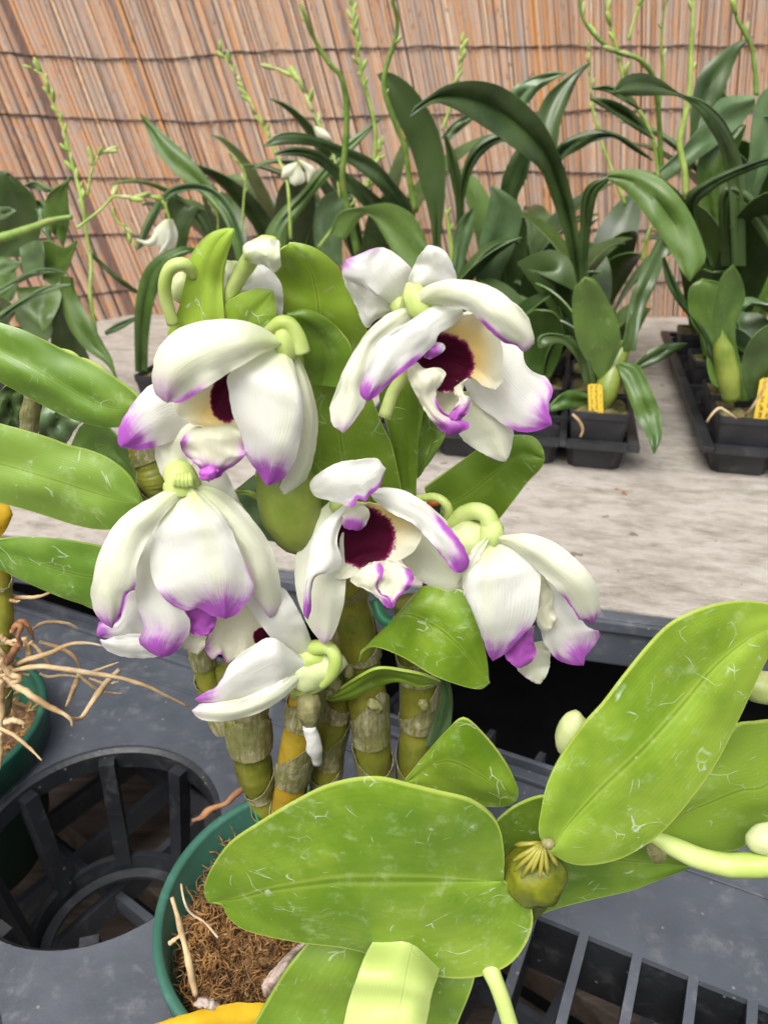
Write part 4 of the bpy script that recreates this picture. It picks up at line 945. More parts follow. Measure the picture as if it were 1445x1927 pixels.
blob('sheath_tip', P(350 + 515 / 2.223, 1150 + 400 / 2.223, .268), .0055, M['sheath'], O, 2.0, Vector((0, 0, 1)), 2, .3)
tube('sheath_strip', T3('c7', '515,480 535,560 550,635', [.266, .267, .270]), [.0030, .0036, .0022], M['white_bit'], O, 10, 14, .3)
for (x, y, r) in ((680, 255, .0028), (612, 295, .0045), (790, 395, .0035), (995, 395, .0028), (600, 330, .0032)):
    blob('dry_bract', P(350 + x / 2.223, 1150 + y / 2.223, .276), r * .8, M['sheath'], O, 1.6, Vector((random.uniform(-1, 1), 0, 1)), 2, .4, seed=x)
# green coated stake with an orange end, and a green clip
stk = tube('plant_stake', [P(816, 946, .288), P(812, 1010, .300), P(800, 1200, .318), Vector((POTC.x + .052, POTC.y + .035, RIM - .03))], .0030, M['black_pl'], None, 14, 20)
tag(stk, 'dark stake with an orange end behind the centre bloom', 'stake')
bm = bmesh.new(); tube_bm(bm, [P(816, 948, .288), P(816.2, 942, .288)], .0027, 14); obj('stake_end', bm, M['orange'], stk)
clip = tube('plant_clip', [P(706, 1128, .279), P(718, 1160, .275), P(742, 1172, .274), P(765, 1150, .280)], [.0022, .0026, .0026, .002], M['green_wire'], None, 10, 20); tag(clip, 'shiny green plastic clip round the middle cane', 'clip')
gw = tube('green_wire', [P(462, 1480, .292), P(478, 1520, .286), P(490, 1560, .280)], .0009, M['green_wire'], None, 8, 12); tag(gw, 'thin green wire standing in the pot beside the left cane', 'wire')
# loose bits in and on the pot
def bit(name, c, s, Y, r, mat, label, cat, n=24, wob=.5): return tag(tube(name, T3(c, s, Y), r, M[mat], None, 8, n, wob), label, cat)
bit('dry_root', 'd1', '1300,495 1230,540 1180,590 1100,620 1050,665 1005,680', [.296, .288, .284, .281], [.0012, .0018, .0013, .0018, .001], 'root2', 'reddish brown dry root lying over the pot rim', 'root')
bit('dry_root', 'd1', '900,1080 930,1180 955,1290 985,1400 1005,1500 1025,1590', [.246, .236, .228, .222], [.0009, .0014, .0018, .0014], 'root', 'long pale brown root down the inside of the green pot', 'root')
bit('dry_root', 'd1', '890,1320 930,1290 985,1262', [.238, .238, .240], [.0012, .0009, .0004], 'root', 'short pale twig against the inside of the green pot', 'twig')
bit('dry_root', 'd1', '948,1010 965,1100 1000,1165 1070,1210 1140,1290', [.262, .252, .250, .240], [.0005, .0006, .0005], 'root', 'thin curved straw lying on the moss', 'straw')
bit('dry_leaf', 'd1', '1020,1640 1060,1628 1110,1640 1155,1650', [.207, .207, .207], [.0010, .0022, .0022, .0006], 'tan', 'curled pale husk at the bottom of the green pot', 'husk')
patch('dry_leaf', 'd2', '450,735 380,790 310,860 262,920 262,965 275,985', '445,760 420,800 390,850 340,930 300,970 275,985', [.228, .218, .212], M['tan'], None, bulge=.005, nu=26, nv=12, jag=2.0, wav=.004)
tag(bpy.data.objects['dry_leaf.001'], 'withered pinkish grey leaf on the moss', 'leaf')
yl_ = patch('yellow_leaf', 'd1', '760,1760 900,1715 1020,1680 1140,1652 1240,1634 1390,1640 1500,1660', '760,1790 900,1830 1060,1860 1240,1880 1380,1860 1500,1820', [.206, .206, .200], M['yellow'], None, bulge=.005, nu=30, nv=12, jag=2.5)
tag(yl_, 'torn yellow leaf lying over the front rim of the green pot', 'leaf')
for (x, y) in ((1120, 1682), (1180, 1600), (1100, 1665)): pass

# ------------------------------------------------------------------ orchid at the left edge: cane, roots, three big leaves
OL = empty('orchid_plant', (PL.x, PL.y, RIM - .02), 'orchid at the left edge with dangling dry roots and three broad leaves', 'orchid')
leaf('d6', '-180,20 -60,110 0,148 120,185 240,238 370,305 480,355 600,420 700,485 805,570 850,640', '-180,330 -60,430 0,482 120,550 240,615 370,682 480,722 600,750 700,752 800,730 850,640', [.285, .282, .276], OL, 'leaf_left', M='-180,190 0,300 240,430 480,570 650,640 850,640', bulge=.006, nu=50, label='upper of the three broad leaves at the left edge')
leaf('d6', '-180,690 -60,715 0,735 150,775 290,820 400,862 520,890 640,940 740,1020 800,1110 836,1210', '-180,1120 -60,1175 0,1195 150,1232 290,1276 420,1318 540,1345 650,1352 740,1325 836,1210', [.292, .288, .282], OL, 'leaf_left', M='-180,930 0,968 150,1010 350,1070 600,1150 836,1210', bulge=.006, nu=50, label='middle of the three broad leaves at the left edge')
leaf('d6', '-180,1450 -60,1420 0,1412 120,1398 240,1400 370,1412 480,1430 600,1455 720,1500 800,1560', '-180,1480 -60,1540 0,1578 120,1640 240,1695 370,1750 480,1785 560,1815 700,1790 800,1560', [.300, .296, .292], OL, 'leaf_left', M='-180,1465 0,1490 200,1540 400,1600 600,1630 800,1560', bulge=.006, nu=44, label='lowest of the three broad leaves at the left edge')
cane('p', '-6,1030 5,1090 9,1150 8,1210 6,1270 0,1340', [.335, .335, .335], [.0035, .0048, .0050, .0054, .0055], 4, .22, label='thin greenish yellow cane', seed=31, par=OL, shcov=.35)
patch('young_leaf', 'p', '-40,930 -10,935 15,948 24,968', '-40,1040 -10,1020 10,1000 24,968', [.31, .31], M['yellow'], OL, bulge=.003, nu=14, nv=8, label='orange tinged young leaf under the middle leaf')
roots = [('-100,650 60,712 160,720 250,712 325,680', [.34, .335, .33], .0013), ('60,735 100,745 125,740', [.33], .0011), ('-10,640 0,780 60,740', [.34], .0009),
 ('0,950 40,985 80,1000 130,1040', [.33], .0018), ('90,880 130,865 160,880 190,930 205,970', [.335], .0016), ('75,930 100,890 130,900 110,960 130,1000', [.33], .0016),
 ('20,1170 80,1130 160,1100 290,1060 420,1005 520,995 620,1012', [.33, .325, .33], .0016), ('190,920 250,880 330,868 420,880 480,912', [.345, .35, .355], .0011),
 ('0,1200 80,1165 200,1140 330,1145 470,1165 600,1185 740,1210 860,1245 980,1300 1060,1340 1142,1380', [.325, .32, .325, .33], .0015), ('20,1210 100,1255 200,1320 300,1380 420,1445 440,1500', [.32, .312, .31], .0020),
 ('720,1155 640,1240 560,1350 500,1440 450,1455 415,1440', [.345, .325, .315], .0017), ('200,1000 240,1040 300,1120 320,1140', [.33], .0011), ('240,990 340,1020 430,1060 470,1110 490,1160', [.345, .345], .0014),
 ('480,1180 440,1290 400,1380', [.34, .33], .0016), ('470,1180 540,1240 620,1290 740,1300', [.335, .34], .0010), ('500,1190 600,1155 720,1112', [.345, .35], .0009), ('540,1210 640,1240 720,1230', [.34], .0009),
 ('0,1220 10,1400 0,1520 -20,1600', [.315, .31], .0024), ('0,1510 80,1550 170,1620 255,1705', [.30, .295, .29], .0011), ('30,1475 90,1465 140,1480 145,1505', [.31], .0019), ('5,1540 10,1650 0,1760', [.30], .0013),
 ('-60,900 -20,1000 30,1100 -10,1200', [.33], .002), ('120,1000 80,1060 40,1130 20,1200', [.325], .0022), ('150,960 180,1060 130,1150 60,1200', [.33], .0018), ('200,990 150,1010 90,980 60,1000', [.33], .0014), ('240,1180 300,1200 380,1190 480,1200', [.335], .0009), ('-40,1060 30,1120 100,1170 180,1190', [.325], .0020), ('0,1100 60,1180 120,1210 40,1260 -40,1300', [.318], .0018)]
for (s, Y, r) in roots:
    tube('root', T3('c8', s, Y if len(Y) > 1 else Y[0]), [r * .85, r, r * .75, r * .35], M['root' if random.random() > .15 else 'root2'], OL, 7, 30, .45)
# a pale bud tip over the top leaf's edge
blob('bud', P(172, 694, .315), .0034, M['stem'], OL, 2.6, Vector((1, 0, -.55)), 2, .05, 'pale yellow bud peeping over the upper leaf')
blob('bud', P(128, 668, .315), .0022, M['stem'], OL, 2.4, Vector((1, 0, -.4)), 2, .05)
# ------------------------------------------------------------------ orchids behind
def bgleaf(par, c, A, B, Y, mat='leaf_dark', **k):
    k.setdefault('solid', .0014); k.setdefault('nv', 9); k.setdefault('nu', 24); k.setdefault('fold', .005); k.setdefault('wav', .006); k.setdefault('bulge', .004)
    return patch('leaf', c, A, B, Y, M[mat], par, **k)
def pot_at(cell, i, j, label, **k):
    c = cell(i, j); return square_pot(c, label), c
def spike(par, c, s, Y, r=.0016, buds=8, mat='spike', start=0.0, bl=.010, seed=0, bw=.16, label=None):
    random.seed(seed); pts = spl(T3(c, s, Y), 30)
    st = tube('flower_spike', pts, [r * .6, r, r * 1.2], M[mat], par, 8, 30, .15, label)
    # list runs from tip to base; buds sit on the upper part
    for k in range(buds):
        t = start + (k + .5) / buds * .55; p = pts[int(t * 29)]; d = (pts[max(0, int(t * 29) - 1)] - pts[min(29, int(t * 29) + 1)]).normalized()
        sd_ = (Vector((random.uniform(-1, 1), random.uniform(-.6, .2), 0)) * .7 + d).normalized(); L = bl * random.uniform(.7, 1.3)
        blob('bud', p + sd_ * L * .6, L * bw, M['bud_green' if random.random() < .45 else 'spike'], st, 3.0, sd_, 1, .2)
    return st
def newplant(x, y, z, label): return empty('orchid_plant', (x, y, z), label, 'orchid', 'dark-leaved orchids behind the flowering plant')
fillers = []
def filler(c, label, seed, hgt=.30, n=9, matn=('leaf_dark', 'leaf_dark', 'leaf_far', 'leaf_grey'), spread=1.0, wd=.042):
    """a strap-leaved orchid: pseudobulbs and arching leaves growing from the pot"""
    random.seed(seed); t = newplant(c.x, c.y, ZB + .055, label)
    base = Vector((c.x, c.y, ZB + .055))
    for k in range(n):
        a = random.uniform(0, 2 * math.pi); L = hgt * random.uniform(.55, 1.1); out = L * random.uniform(.25, .62) * spread
        w = wd * random.uniform(.7, 1.2); b0 = base + Vector((math.cos(a), math.sin(a), 0)) * .010
        dr = random.uniform(.1, .45); tw = random.uniform(-.5, .5)
        me = bpy.data.meshes.new('leaf'); vs = []; fs = []; uv = []; N = 18; V = 7
        for i in range(N):
            s = i / (N - 1)
            cx = out * s ** 1.7; cz = L * (s - dr * s ** 3.2)
            ctr = b0 + Vector((math.cos(a) * cx, math.sin(a) * cx, cz))
            sidev = Vector((-math.sin(a + tw * s), math.cos(a + tw * s), 0)); slope = Vector((math.cos(a) * .4, math.sin(a) * .4, .9 - s))
            ww = w * (.22 + 1.0 * math.sin(math.pi * min(1, s * .95 + .06)) ** .8) * (1 if s < .97 else .35) * .5
            for j in range(V):
                q = -1 + 2 * j / (V - 1)
                vs.append(ctr + sidev * q * ww + Vector((0, 0, 1)) * abs(q) * ww * .35); uv.append((j / (V - 1), s))
        for i in range(N - 1):
            for j in range(V - 1): k0 = i * V + j; fs.append((k0, k0 + 1, k0 + V + 1, k0 + V))
        me.from_pydata([tuple(v) for v in vs], [], fs); ul = me.uv_layers.new(name='UVMap')
        for p in me.polygons:
            for li in p.loop_indices: ul.data[li].uv = uv[me.loops[li].vertex_index]
        obj('leaf', me, M[random.choice(matn)], t, True, .0013)
    for k in range(2):
        blob('pseudobulb', base + Vector((random.uniform(-.012, .012), random.uniform(-.012, .012), .022)), .0115, M['olive'], t, 2.3, Vector((random.uniform(-.2, .2), 0, 1)), 2, .06)
    return t

# --- front right pot of the left tray
c = c1_(NX1 - 1, 0); square_pot(c, 'square black pot with a yellow label at the front right of the left tray')
A_ = newplant(c.x, c.y, ZB + .055, 'orchid in the front right pot of the left tray, one leaf drooping over the rim')
Yc = c.y
bulb = tube('pseudobulb', [P(1128, 770, Yc), P(1140, 735, Yc), P(1155, 690, Yc + .01), P(1178, 645, Yc + .02)], [.007, .0115, .0115, .0085, .006], M['olive'], A_, 16, 20)
bgleaf(A_, 'd5', '450,720 340,540 300,360 310,200 370,132', '490,720 545,610 580,520 560,380 490,230 430,145 370,132', [Yc, Yc - .01, Yc - .02], 'leaf_far', label='broad upright leaf')
bgleaf(A_, 'd5', '570,560 605,470 625,300 680,150 760,-20 800,-100', '670,560 690,420 720,310 780,180 840,30 880,-80', [Yc + .01, Yc + .03, Yc + .06])
bgleaf(A_, 'd5', '555,640 590,720 625,820 680,960 735,1060 777,1162', '600,630 690,650 750,770 805,900 822,1050 777,1162', [Yc, Yc - .03, Yc - .06], 'leaf_far', label='pale green leaf drooping over the pot')
bgleaf(A_, 'd5', '660,640 760,552 860,515 967,518', '670,680 800,625 900,565 967,518', [Yc, Yc + .01])
bgleaf(A_, 'd5', '105,540 105,480 180,458 300,488 400,580 430,740', '120,545 200,515 260,530 330,620 370,760', [Yc - .01, Yc, Yc], 'leaf_dark')
bgleaf(A_, 'd5', '165,885 230,818 300,788 400,815', '175,912 300,892 400,870', [Yc - .01, Yc], 'leaf_far', nu=14)
plant_tag(1121, 779, Yc - .018, .0135, .029, .05, 'yellow label in the front right pot of the left tray', -.12)
# --- front left pot of the right tray
c = c2_(0, 0); square_pot(c, 'square black pot with straw over its rim at the front left of the right tray')
B_ = newplant(c.x, c.y, ZB + .055, 'orchid in the front left pot of the right tray with tall upright leaves'); Yc = c.y
bgleaf(B_, 'd5', '1225,850 1195,720 1185,600 1118,430 1130,280 1168,130 1235,55', '1330,850 1300,700 1262,560 1250,420 1305,250 1285,130 1235,55', [Yc, Yc, Yc - .01], 'leaf_far')
bgleaf(B_, 'd5', '1310,840 1285,700 1300,580 1360,470 1460,400 1540,380', '1390,840 1430,760 1480,690 1530,600 1540,380', [Yc, Yc - .01], 'leaf_dark')
bgleaf(B_, 'd5', '1090,610 1060,470 1000,380 900,260 840,130 825,20', '1150,680 1110,520 1060,420 980,300 900,150 840,10', [Yc + .01, Yc + .03, Yc + .04], 'leaf_dark')
bgleaf(B_, 'd5', '1120,760 1085,640 1080,520 990,380 980,200 1060,140', '1200,800 1190,640 1160,500 1180,330 1190,180 1060,140', [Yc, Yc + .03, Yc + .03], 'leaf_far')
bgleaf(B_, 'd5', '1260,420 1230,340 1290,270 1350,275', '1280,430 1270,350 1310,310 1350,275', [Yc + .02], 'leaf_grey', nu=12)
tube('pseudobulb', [P(1375, 752, Yc), P(1370, 715, Yc), P(1360, 660, Yc), P(1352, 620, Yc)], [.008, .0105, .0095, .003], M['olive'], B_, 16, 16)
plant_tag(1440, 778, Yc - .02, .020, .033, .0, 'yellow label in the right tray, cut off by the right edge of the photo', .02)
tag(tube('straw', [P(980 + 1310 / 3.1075, 480 + 940 / 3.1075, Yc - .02), P(980 + 1370 / 3.1075, 480 + 860 / 3.1075, Yc - .03), P(980 + 1450 / 3.1075, 480 + 710 / 3.1075, Yc - .03)], [.001, .0013, .0006], M['root'], None, 6, 10), 'pale straw leaning across the front pot of the right tray', 'straw')
# curled root and straw bits hanging at the front pots
tag(tube('dry_root', T3('d5', '300,930 340,970 360,1020 345,1065', [.672, .668, .668]), [.0012, .0016, .0009], M['root'], None, 6, 14, .4), 'pale root hooked over the front right pot of the left tray', 'root')
tag(tube('dry_root', T3('d5', '1085,975 1120,925 1160,895 1200,915 1260,955', [.668, .672]), [.0009, .0014, .0008], M['root'], None, 6, 14, .4), 'pale root hooked over the front left pot of the right tray', 'root')
# --- traced plants further back
c = c1_(NX1 - 1, 2); square_pot(c, 'square black pot in the third row of the left tray, right side')
C_ = newplant(c.x, c.y, ZB + .055, 'orchid with two great arching leaves behind the upper right bloom'); Yc = c.y
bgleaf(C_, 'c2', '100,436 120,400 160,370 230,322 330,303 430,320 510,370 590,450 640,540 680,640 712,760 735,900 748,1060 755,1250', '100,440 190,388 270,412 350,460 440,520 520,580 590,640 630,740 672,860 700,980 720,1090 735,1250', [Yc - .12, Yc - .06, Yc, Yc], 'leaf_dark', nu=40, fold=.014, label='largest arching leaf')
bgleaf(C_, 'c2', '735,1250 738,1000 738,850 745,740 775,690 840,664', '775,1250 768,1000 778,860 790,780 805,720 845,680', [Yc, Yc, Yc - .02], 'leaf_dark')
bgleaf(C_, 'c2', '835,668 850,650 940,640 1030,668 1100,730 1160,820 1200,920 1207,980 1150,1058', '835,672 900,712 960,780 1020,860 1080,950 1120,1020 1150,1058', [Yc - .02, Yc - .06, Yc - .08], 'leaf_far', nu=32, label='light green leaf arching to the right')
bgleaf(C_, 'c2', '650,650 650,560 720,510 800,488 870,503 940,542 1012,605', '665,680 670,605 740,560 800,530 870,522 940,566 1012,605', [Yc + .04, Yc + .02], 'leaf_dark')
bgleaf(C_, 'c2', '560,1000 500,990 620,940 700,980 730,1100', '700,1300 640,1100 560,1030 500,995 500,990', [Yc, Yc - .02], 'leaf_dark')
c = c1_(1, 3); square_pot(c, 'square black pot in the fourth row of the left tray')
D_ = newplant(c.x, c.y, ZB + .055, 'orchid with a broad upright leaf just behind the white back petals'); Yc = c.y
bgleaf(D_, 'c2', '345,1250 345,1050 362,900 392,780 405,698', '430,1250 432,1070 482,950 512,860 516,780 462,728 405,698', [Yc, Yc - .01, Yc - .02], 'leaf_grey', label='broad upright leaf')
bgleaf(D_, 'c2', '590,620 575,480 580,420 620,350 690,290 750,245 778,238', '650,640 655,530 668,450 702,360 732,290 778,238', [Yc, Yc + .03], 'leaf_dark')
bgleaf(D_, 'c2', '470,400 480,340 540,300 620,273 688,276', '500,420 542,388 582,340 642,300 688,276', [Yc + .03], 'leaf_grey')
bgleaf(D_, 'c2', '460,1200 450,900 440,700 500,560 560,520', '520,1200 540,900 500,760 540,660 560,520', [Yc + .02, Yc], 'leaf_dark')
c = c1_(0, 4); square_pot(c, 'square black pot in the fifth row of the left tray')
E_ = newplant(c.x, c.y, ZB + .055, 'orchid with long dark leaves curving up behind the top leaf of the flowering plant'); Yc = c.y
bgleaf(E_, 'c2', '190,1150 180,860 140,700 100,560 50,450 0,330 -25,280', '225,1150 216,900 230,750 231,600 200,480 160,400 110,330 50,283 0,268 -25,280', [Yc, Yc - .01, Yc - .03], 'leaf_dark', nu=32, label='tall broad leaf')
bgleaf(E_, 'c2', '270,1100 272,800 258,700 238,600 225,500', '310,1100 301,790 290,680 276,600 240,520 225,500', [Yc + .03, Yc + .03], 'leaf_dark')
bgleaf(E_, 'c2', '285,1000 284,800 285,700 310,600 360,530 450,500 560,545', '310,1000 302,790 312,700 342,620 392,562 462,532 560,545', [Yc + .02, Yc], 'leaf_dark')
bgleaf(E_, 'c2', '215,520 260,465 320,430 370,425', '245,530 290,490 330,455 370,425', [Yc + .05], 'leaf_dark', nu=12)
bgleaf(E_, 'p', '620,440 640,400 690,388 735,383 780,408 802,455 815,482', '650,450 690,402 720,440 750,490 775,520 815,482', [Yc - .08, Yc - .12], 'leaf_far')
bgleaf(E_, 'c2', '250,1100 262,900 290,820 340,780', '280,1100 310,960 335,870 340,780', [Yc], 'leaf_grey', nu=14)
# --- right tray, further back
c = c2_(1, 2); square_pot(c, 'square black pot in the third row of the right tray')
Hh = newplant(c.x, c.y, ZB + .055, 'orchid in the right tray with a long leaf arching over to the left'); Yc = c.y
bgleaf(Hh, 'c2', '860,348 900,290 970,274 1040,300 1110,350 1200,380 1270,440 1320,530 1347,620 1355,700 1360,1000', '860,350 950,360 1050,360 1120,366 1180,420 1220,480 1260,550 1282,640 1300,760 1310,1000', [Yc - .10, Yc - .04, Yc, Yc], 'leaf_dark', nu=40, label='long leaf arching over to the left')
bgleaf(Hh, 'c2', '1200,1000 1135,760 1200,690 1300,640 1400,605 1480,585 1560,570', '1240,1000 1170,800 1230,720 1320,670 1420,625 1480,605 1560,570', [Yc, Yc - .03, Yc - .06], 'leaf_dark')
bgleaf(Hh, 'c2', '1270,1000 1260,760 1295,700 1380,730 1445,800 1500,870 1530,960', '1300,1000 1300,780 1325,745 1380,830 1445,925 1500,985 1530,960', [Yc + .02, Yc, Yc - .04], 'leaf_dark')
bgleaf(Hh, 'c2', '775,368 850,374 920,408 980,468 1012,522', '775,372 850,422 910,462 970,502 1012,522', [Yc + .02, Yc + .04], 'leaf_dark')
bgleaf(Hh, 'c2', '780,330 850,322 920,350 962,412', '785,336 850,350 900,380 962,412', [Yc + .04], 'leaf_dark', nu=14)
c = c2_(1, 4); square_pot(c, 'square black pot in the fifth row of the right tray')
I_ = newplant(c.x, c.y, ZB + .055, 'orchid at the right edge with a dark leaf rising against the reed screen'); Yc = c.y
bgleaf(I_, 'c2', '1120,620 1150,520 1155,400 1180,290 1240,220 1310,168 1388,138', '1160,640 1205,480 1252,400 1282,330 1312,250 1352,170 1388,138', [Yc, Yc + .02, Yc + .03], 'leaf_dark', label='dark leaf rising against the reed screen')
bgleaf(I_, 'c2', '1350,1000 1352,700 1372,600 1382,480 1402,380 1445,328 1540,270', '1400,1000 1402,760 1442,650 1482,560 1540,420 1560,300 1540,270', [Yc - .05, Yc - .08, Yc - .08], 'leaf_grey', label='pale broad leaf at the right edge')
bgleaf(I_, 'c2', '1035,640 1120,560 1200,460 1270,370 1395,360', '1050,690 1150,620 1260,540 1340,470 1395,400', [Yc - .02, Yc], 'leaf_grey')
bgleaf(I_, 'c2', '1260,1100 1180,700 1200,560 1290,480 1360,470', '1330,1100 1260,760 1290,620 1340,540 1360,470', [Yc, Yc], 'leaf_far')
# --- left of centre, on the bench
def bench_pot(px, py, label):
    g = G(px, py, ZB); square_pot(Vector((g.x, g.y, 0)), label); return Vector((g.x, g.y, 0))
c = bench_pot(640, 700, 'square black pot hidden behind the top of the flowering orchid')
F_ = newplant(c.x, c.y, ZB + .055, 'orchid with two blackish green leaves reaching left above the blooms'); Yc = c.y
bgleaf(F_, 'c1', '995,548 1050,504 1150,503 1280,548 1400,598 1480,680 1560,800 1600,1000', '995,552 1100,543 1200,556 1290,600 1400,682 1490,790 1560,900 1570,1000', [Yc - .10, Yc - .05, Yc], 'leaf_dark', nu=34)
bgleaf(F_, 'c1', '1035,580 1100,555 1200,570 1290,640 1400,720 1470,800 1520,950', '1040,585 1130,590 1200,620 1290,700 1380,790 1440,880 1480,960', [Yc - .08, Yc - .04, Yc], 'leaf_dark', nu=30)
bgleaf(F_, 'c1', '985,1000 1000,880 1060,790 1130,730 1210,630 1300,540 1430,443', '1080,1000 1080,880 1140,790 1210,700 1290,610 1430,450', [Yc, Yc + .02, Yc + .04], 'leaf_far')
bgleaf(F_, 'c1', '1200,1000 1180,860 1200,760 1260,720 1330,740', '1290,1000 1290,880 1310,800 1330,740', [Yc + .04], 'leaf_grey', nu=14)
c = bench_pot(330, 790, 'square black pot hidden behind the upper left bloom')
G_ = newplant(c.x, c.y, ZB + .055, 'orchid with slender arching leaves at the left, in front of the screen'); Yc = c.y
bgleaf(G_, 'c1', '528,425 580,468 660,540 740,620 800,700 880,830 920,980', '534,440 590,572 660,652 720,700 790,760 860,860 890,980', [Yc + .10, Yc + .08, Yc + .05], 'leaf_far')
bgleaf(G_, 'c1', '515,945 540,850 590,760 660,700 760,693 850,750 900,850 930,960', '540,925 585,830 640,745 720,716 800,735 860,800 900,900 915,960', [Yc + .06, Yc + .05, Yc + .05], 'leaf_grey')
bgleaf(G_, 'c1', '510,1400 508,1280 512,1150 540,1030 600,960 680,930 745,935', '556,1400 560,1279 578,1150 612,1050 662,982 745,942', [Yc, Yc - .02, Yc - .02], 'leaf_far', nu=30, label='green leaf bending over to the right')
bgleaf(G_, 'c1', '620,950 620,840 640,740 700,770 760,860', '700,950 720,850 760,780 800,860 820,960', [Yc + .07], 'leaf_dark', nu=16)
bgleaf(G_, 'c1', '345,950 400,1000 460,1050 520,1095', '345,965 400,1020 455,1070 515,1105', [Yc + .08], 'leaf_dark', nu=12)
bgleaf(G_, 'c1', '395,1250 450,1215 520,1190', '400,1262 460,1238 520,1200', [Yc + .02], 'leaf_grey', nu=10)
wf = blob('flower', P(312, 432, Yc + .04), .006, M['bud_green'], G_, 1.3, Vector((0, 0, 1)), 1, .1, 'small nodding white bloom')
patch('petal', 'c1', '630,830 590,860 560,905 515,900', '640,830 620,890 570,930 515,905', [Yc + .03], M['sepal'], wf, bulge=.004, nu=12, nv=7, grn=.5)
patch('petal', 'c1', '625,825 580,870 590,930 640,950', '650,825 670,880 660,930 640,950', [Yc + .03], M['sepal'], wf, bulge=.008, nu=12, nv=7, grn=.5)
patch('petal', 'c1', '630,825 620,900 600,960', '645,830 650,910 600,960', [Yc + .025], M['petal'], wf, bulge=.004, nu=12, nv=7, grn=.5)
tube('stalk', T3('c1', '640,830 628,790 615,760 560,740', [Yc + .04]*2), [.0018, .0014], M['spike'], wf, 6, 10)
# --- cluster at the far left
g = G(60, 800, ZB); c = Vector((g.x, g.y, 0)); square_pot(c, 'square black pot hidden behind the leaves at the left edge')
J_ = newplant(c.x, c.y, ZB + .055, 'leafy green orchid cluster at the left edge of the photo'); Yc = c.y
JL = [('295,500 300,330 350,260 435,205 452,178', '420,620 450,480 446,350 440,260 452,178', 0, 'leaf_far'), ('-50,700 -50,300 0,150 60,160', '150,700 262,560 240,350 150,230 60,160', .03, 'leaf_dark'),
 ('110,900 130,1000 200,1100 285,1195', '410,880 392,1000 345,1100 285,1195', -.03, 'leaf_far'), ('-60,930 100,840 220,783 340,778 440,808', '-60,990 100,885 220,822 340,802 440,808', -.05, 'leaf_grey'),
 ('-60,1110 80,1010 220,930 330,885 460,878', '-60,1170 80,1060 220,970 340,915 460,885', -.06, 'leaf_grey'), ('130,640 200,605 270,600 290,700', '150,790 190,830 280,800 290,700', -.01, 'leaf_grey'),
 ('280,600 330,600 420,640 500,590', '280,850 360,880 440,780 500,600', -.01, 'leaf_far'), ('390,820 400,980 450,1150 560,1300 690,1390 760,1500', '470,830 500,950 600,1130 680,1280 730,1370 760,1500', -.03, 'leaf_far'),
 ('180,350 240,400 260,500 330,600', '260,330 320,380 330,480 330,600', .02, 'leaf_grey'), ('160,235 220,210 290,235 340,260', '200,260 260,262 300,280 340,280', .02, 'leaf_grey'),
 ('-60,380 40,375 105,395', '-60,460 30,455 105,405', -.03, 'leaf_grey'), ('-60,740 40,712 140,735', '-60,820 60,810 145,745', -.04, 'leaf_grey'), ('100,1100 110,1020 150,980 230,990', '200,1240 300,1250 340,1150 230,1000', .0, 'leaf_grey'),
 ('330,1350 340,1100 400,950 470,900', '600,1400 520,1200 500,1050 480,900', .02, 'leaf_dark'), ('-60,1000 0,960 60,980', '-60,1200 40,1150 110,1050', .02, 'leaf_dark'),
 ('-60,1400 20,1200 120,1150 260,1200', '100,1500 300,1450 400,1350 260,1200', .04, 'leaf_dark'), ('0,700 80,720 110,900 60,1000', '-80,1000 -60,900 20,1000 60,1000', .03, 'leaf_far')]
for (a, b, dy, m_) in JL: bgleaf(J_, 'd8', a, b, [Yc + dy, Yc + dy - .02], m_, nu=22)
tube('stalk', T3('d8', '-80,600 100,550 230,505 300,475 400,450 470,440', [Yc - .09] * 3), [.0042, .0040, .0032, .0020], M['stem_green'], J_, 10, 24, .1, 'pinkish green stalk crossing the left edge')
# leaves between the big left leaves
bgleaf(J_, 'd6', '230,800 240,680 280,600 420,640 480,720', '380,870 420,800 480,720', [.36], 'leaf_grey', nu=14)
bgleaf(J_, 'd6', '400,900 480,740 580,720 640,760 800,950 840,1100', '560,1000 680,1020 760,1100 840,1200 850,1210', [.40], 'leaf_far', nu=16)
bgleaf(J_, 'd6', '-40,720 0,560 60,500 130,520', '100,760 120,650 140,580 130,520', [.36], 'leaf_dark', nu=14)
tube('cane', T3('d6', '190,560 185,640 175,720 170,800', [.345]*3), [.0035, .0045, .004], M['sheath'], J_, 12, 14, .15, 'cane in a dry pinkish sheath')
tag(patch('ground_leaf', 'd6', '590,200 700,130 790,105', '620,215 720,170 790,125', [.72], M['leaf_grey'], None, nu=8, nv=5), 'narrow pale leaf lying on the bench near the reed screen', 'leaf') if False else None

# --- flower spikes
spike(J_, 'c1', '130,262 160,275 190,360 230,450 270,600 310,760 330,900 345,1000 340,1100 360,1250', [.86, .86, .84, .80], .0020, 22, seed=41, bl=.012)
spike(J_, 'c1', '410,572 375,585 345,650 330,740', [.86, .85], .0012, 5, seed=42, bl=.014)
spike(J_, 'c1', '585,745 540,735 480,745 430,740 380,790 290,860', [.84, .82, .80], .0012, 8, seed=43, bl=.015)
spike(J_, 'c1', '500,895 480,860 440,830 425,780', [.84], .0012, 5, seed=44)
spike(G_, 'c1', '870,575 900,610 925,660 918,760 910,900', [1.0, 1.0], .0012, 5, seed=45)
spike(G_, 'c1', '835,200 870,250 920,340 965,430 1000,490 1040,580 1075,660 1088,740 1095,900', [1.05, 1.03, 1.0], .0017, 20, seed=46, bl=.012)
spike(G_, 'c1', '1045,262 1110,290 1145,350 1180,430 1220,500 1260,600 1280,750', [1.05, 1.03, 1.0], .0014, 8, seed=47, bl=.020)
spike(G_, 'c1', '815,745 805,770 820,820 822,900', [.95], .0011, 6, seed=48)
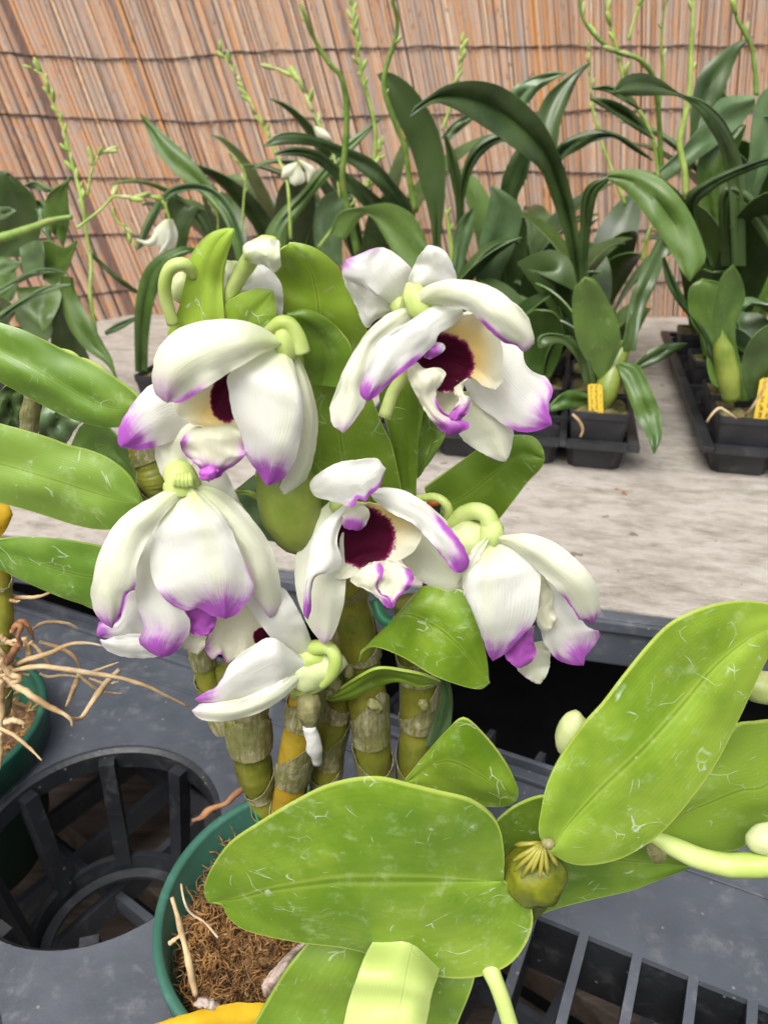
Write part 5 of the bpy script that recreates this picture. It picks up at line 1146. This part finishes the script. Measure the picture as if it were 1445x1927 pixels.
spike(F_, 'c1', '1130,10 1160,90 1185,150 1240,240 1285,290 1305,400 1300,560 1290,680 1325,850 1345,960', [.88, .90, .92, .95], .0032, 3, 'stem_green', seed=49, label='thick dark spike stalk')
spike(F_, 'c1', '1325,-60 1325,60 1345,160 1360,280 1395,400 1415,520 1400,700', [1.05, 1.05], .0022, 20, seed=50, bl=.013)
spike(F_, 'c1', '1440,550 1420,600 1400,640 1380,700 1300,800 1200,930', [1.05, 1.0], .0014, 9, seed=51, bl=.014)
w2 = blob('flower', P(555, 318, 1.02), .006, M['bud_green'], G_, 1.2, Vector((0, 0, 1)), 1, .1, 'pale greenish bloom against the screen')
for (a, b) in (('1115,610 1070,630 1060,670', '1130,620 1110,660 1060,670'), ('1120,610 1150,640 1160,690', '1130,600 1190,640 1160,690'), ('1180,480 1200,520 1250,525', '1190,475 1230,495 1250,525'), ('1100,620 1090,680 1110,700', '1130,620 1150,680 1110,700')):
    patch('petal', 'c1', a, b, [1.01], M['sepal'], w2, bulge=.004, nu=10, nv=6, grn=.6)
spike(E_, 'c2', '30,-60 35,20 50,60 45,140 10,250 0,330 30,430 80,560 100,700 120,800', [.90, .92, .95], .0028, 3, 'stem_green', seed=52)
spike(E_, 'c2', '290,170 285,250 270,300 250,400 220,490', [1.1], .0018, 9, seed=53, bl=.014)
spike(E_, 'c2', '235,790 245,860 255,940 250,1000', [.95], .0024, 2, seed=54)
spike(I_, 'c2', '735,-40 745,60 790,130 850,180 900,205 960,222 1010,285 1030,400 1040,560 1045,680', [.95, .95, 1.0], .0026, 6, 'stem_green', seed=55, bl=.016)
spike(I_, 'c2', '830,-40 845,60 870,160 890,260 930,370 985,460 1020,560 1035,700', [1.0, 1.0], .0022, 7, seed=56, bl=.016)
spike(I_, 'c2', '965,-20 945,60 925,130 920,150', [1.0], .0016, 6, seed=57, bl=.014)
spike(I_, 'c2', '1065,-20 1048,80 1043,180 1050,290 1035,400 1040,500', [1.05, 1.05], .0020, 3, 'stem_green', seed=58)
spike(Hh, 'c2', '1165,-40 1160,100 1155,200 1150,330 1130,450 1112,540 1130,640 1135,740', [.90, .90], .0030, 2, 'spike', seed=59)
spike(Hh, 'c2', '1315,-40 1325,60 1355,120 1382,180 1395,260 1400,360', [.95, .95], .0024, 3, 'stem_green', seed=60, bl=.016)
spike(C_, 'c2', '770,200 775,300 790,430 820,540 850,620 880,700 910,775', [.98, .96], .0016, 8, 'spike', seed=61)
spike(C_, 'c2', '1005,850 985,910 975,980', [.85], .0022, 2, seed=62)
# --- filler plants in the pots that show between the traced leaves
fill = [(c1_, 2, 1, 70, .13, 4), (c1_, 1, 1, 71, .15, 4), (c1_, 2, 3, 72, .20, 6), (c1_, 3, 4, 73, .19, 5), (c1_, 2, 5, 74, .22, 4), (c1_, 0, 2, 75, .18, 4), (c1_, 1, 5, 76, .24, 5), (c1_, 3, 6, 77, .20, 4),
        (c2_, 1, 1, 78, .22, 6), (c2_, 0, 3, 79, .24, 6), (c2_, 2, 3, 80, .32, 7), (c2_, 0, 5, 81, .24, 6), (c2_, 2, 5, 82, .36, 7), (c2_, 1, 6, 83, .34, 7), (c1_, 3, 1, 84, .12, 4), (c2_, 0, 1, 85, .10, 4)]
for (cl, i, j, sd_, hg, n) in fill:
    c = cl(i, j); side = 'left' if cl is c1_ else 'right'
    ww = ('front', 'second', 'third', 'fourth', 'fifth', 'sixth', 'farthest')[j] + ' row, ' + (('leftmost', 'second', 'third', 'rightmost') if cl is c1_ else ('leftmost', 'middle', 'rightmost'))[i] + ' column of the ' + side + ' tray'
    square_pot(c, 'square black pot in the ' + ww, 'crowded pots of the %s tray' % side)
    t = filler(c, 'dark strap-leaved orchid in the ' + ww, sd_, hg, n); t['group'] = 'crowded orchids of the %s tray' % side
for k, (px, py, hg) in enumerate(((700, 650, .33), (560, 640, .30), (460, 640, .26))):
    g = G(px, py, ZB); c = Vector((g.x, g.y, 0)); lb = ('right of', 'behind', 'left of')[k]
    square_pot(c, 'square black pot hidden behind the top leaves, ' + lb + ' the upright top leaf', 'crowded pots left of centre')
    t = filler(c, 'dark strap-leaved orchid by the reed screen, ' + lb + ' the top leaves of the flowering plant', 90 + k, hg, 8); t['group'] = 'crowded orchids left of centre'
plant_tag(1385, 655, c2_(0, 2).y, .013, .024, .1, 'small yellow label deep in the right tray', -.1)
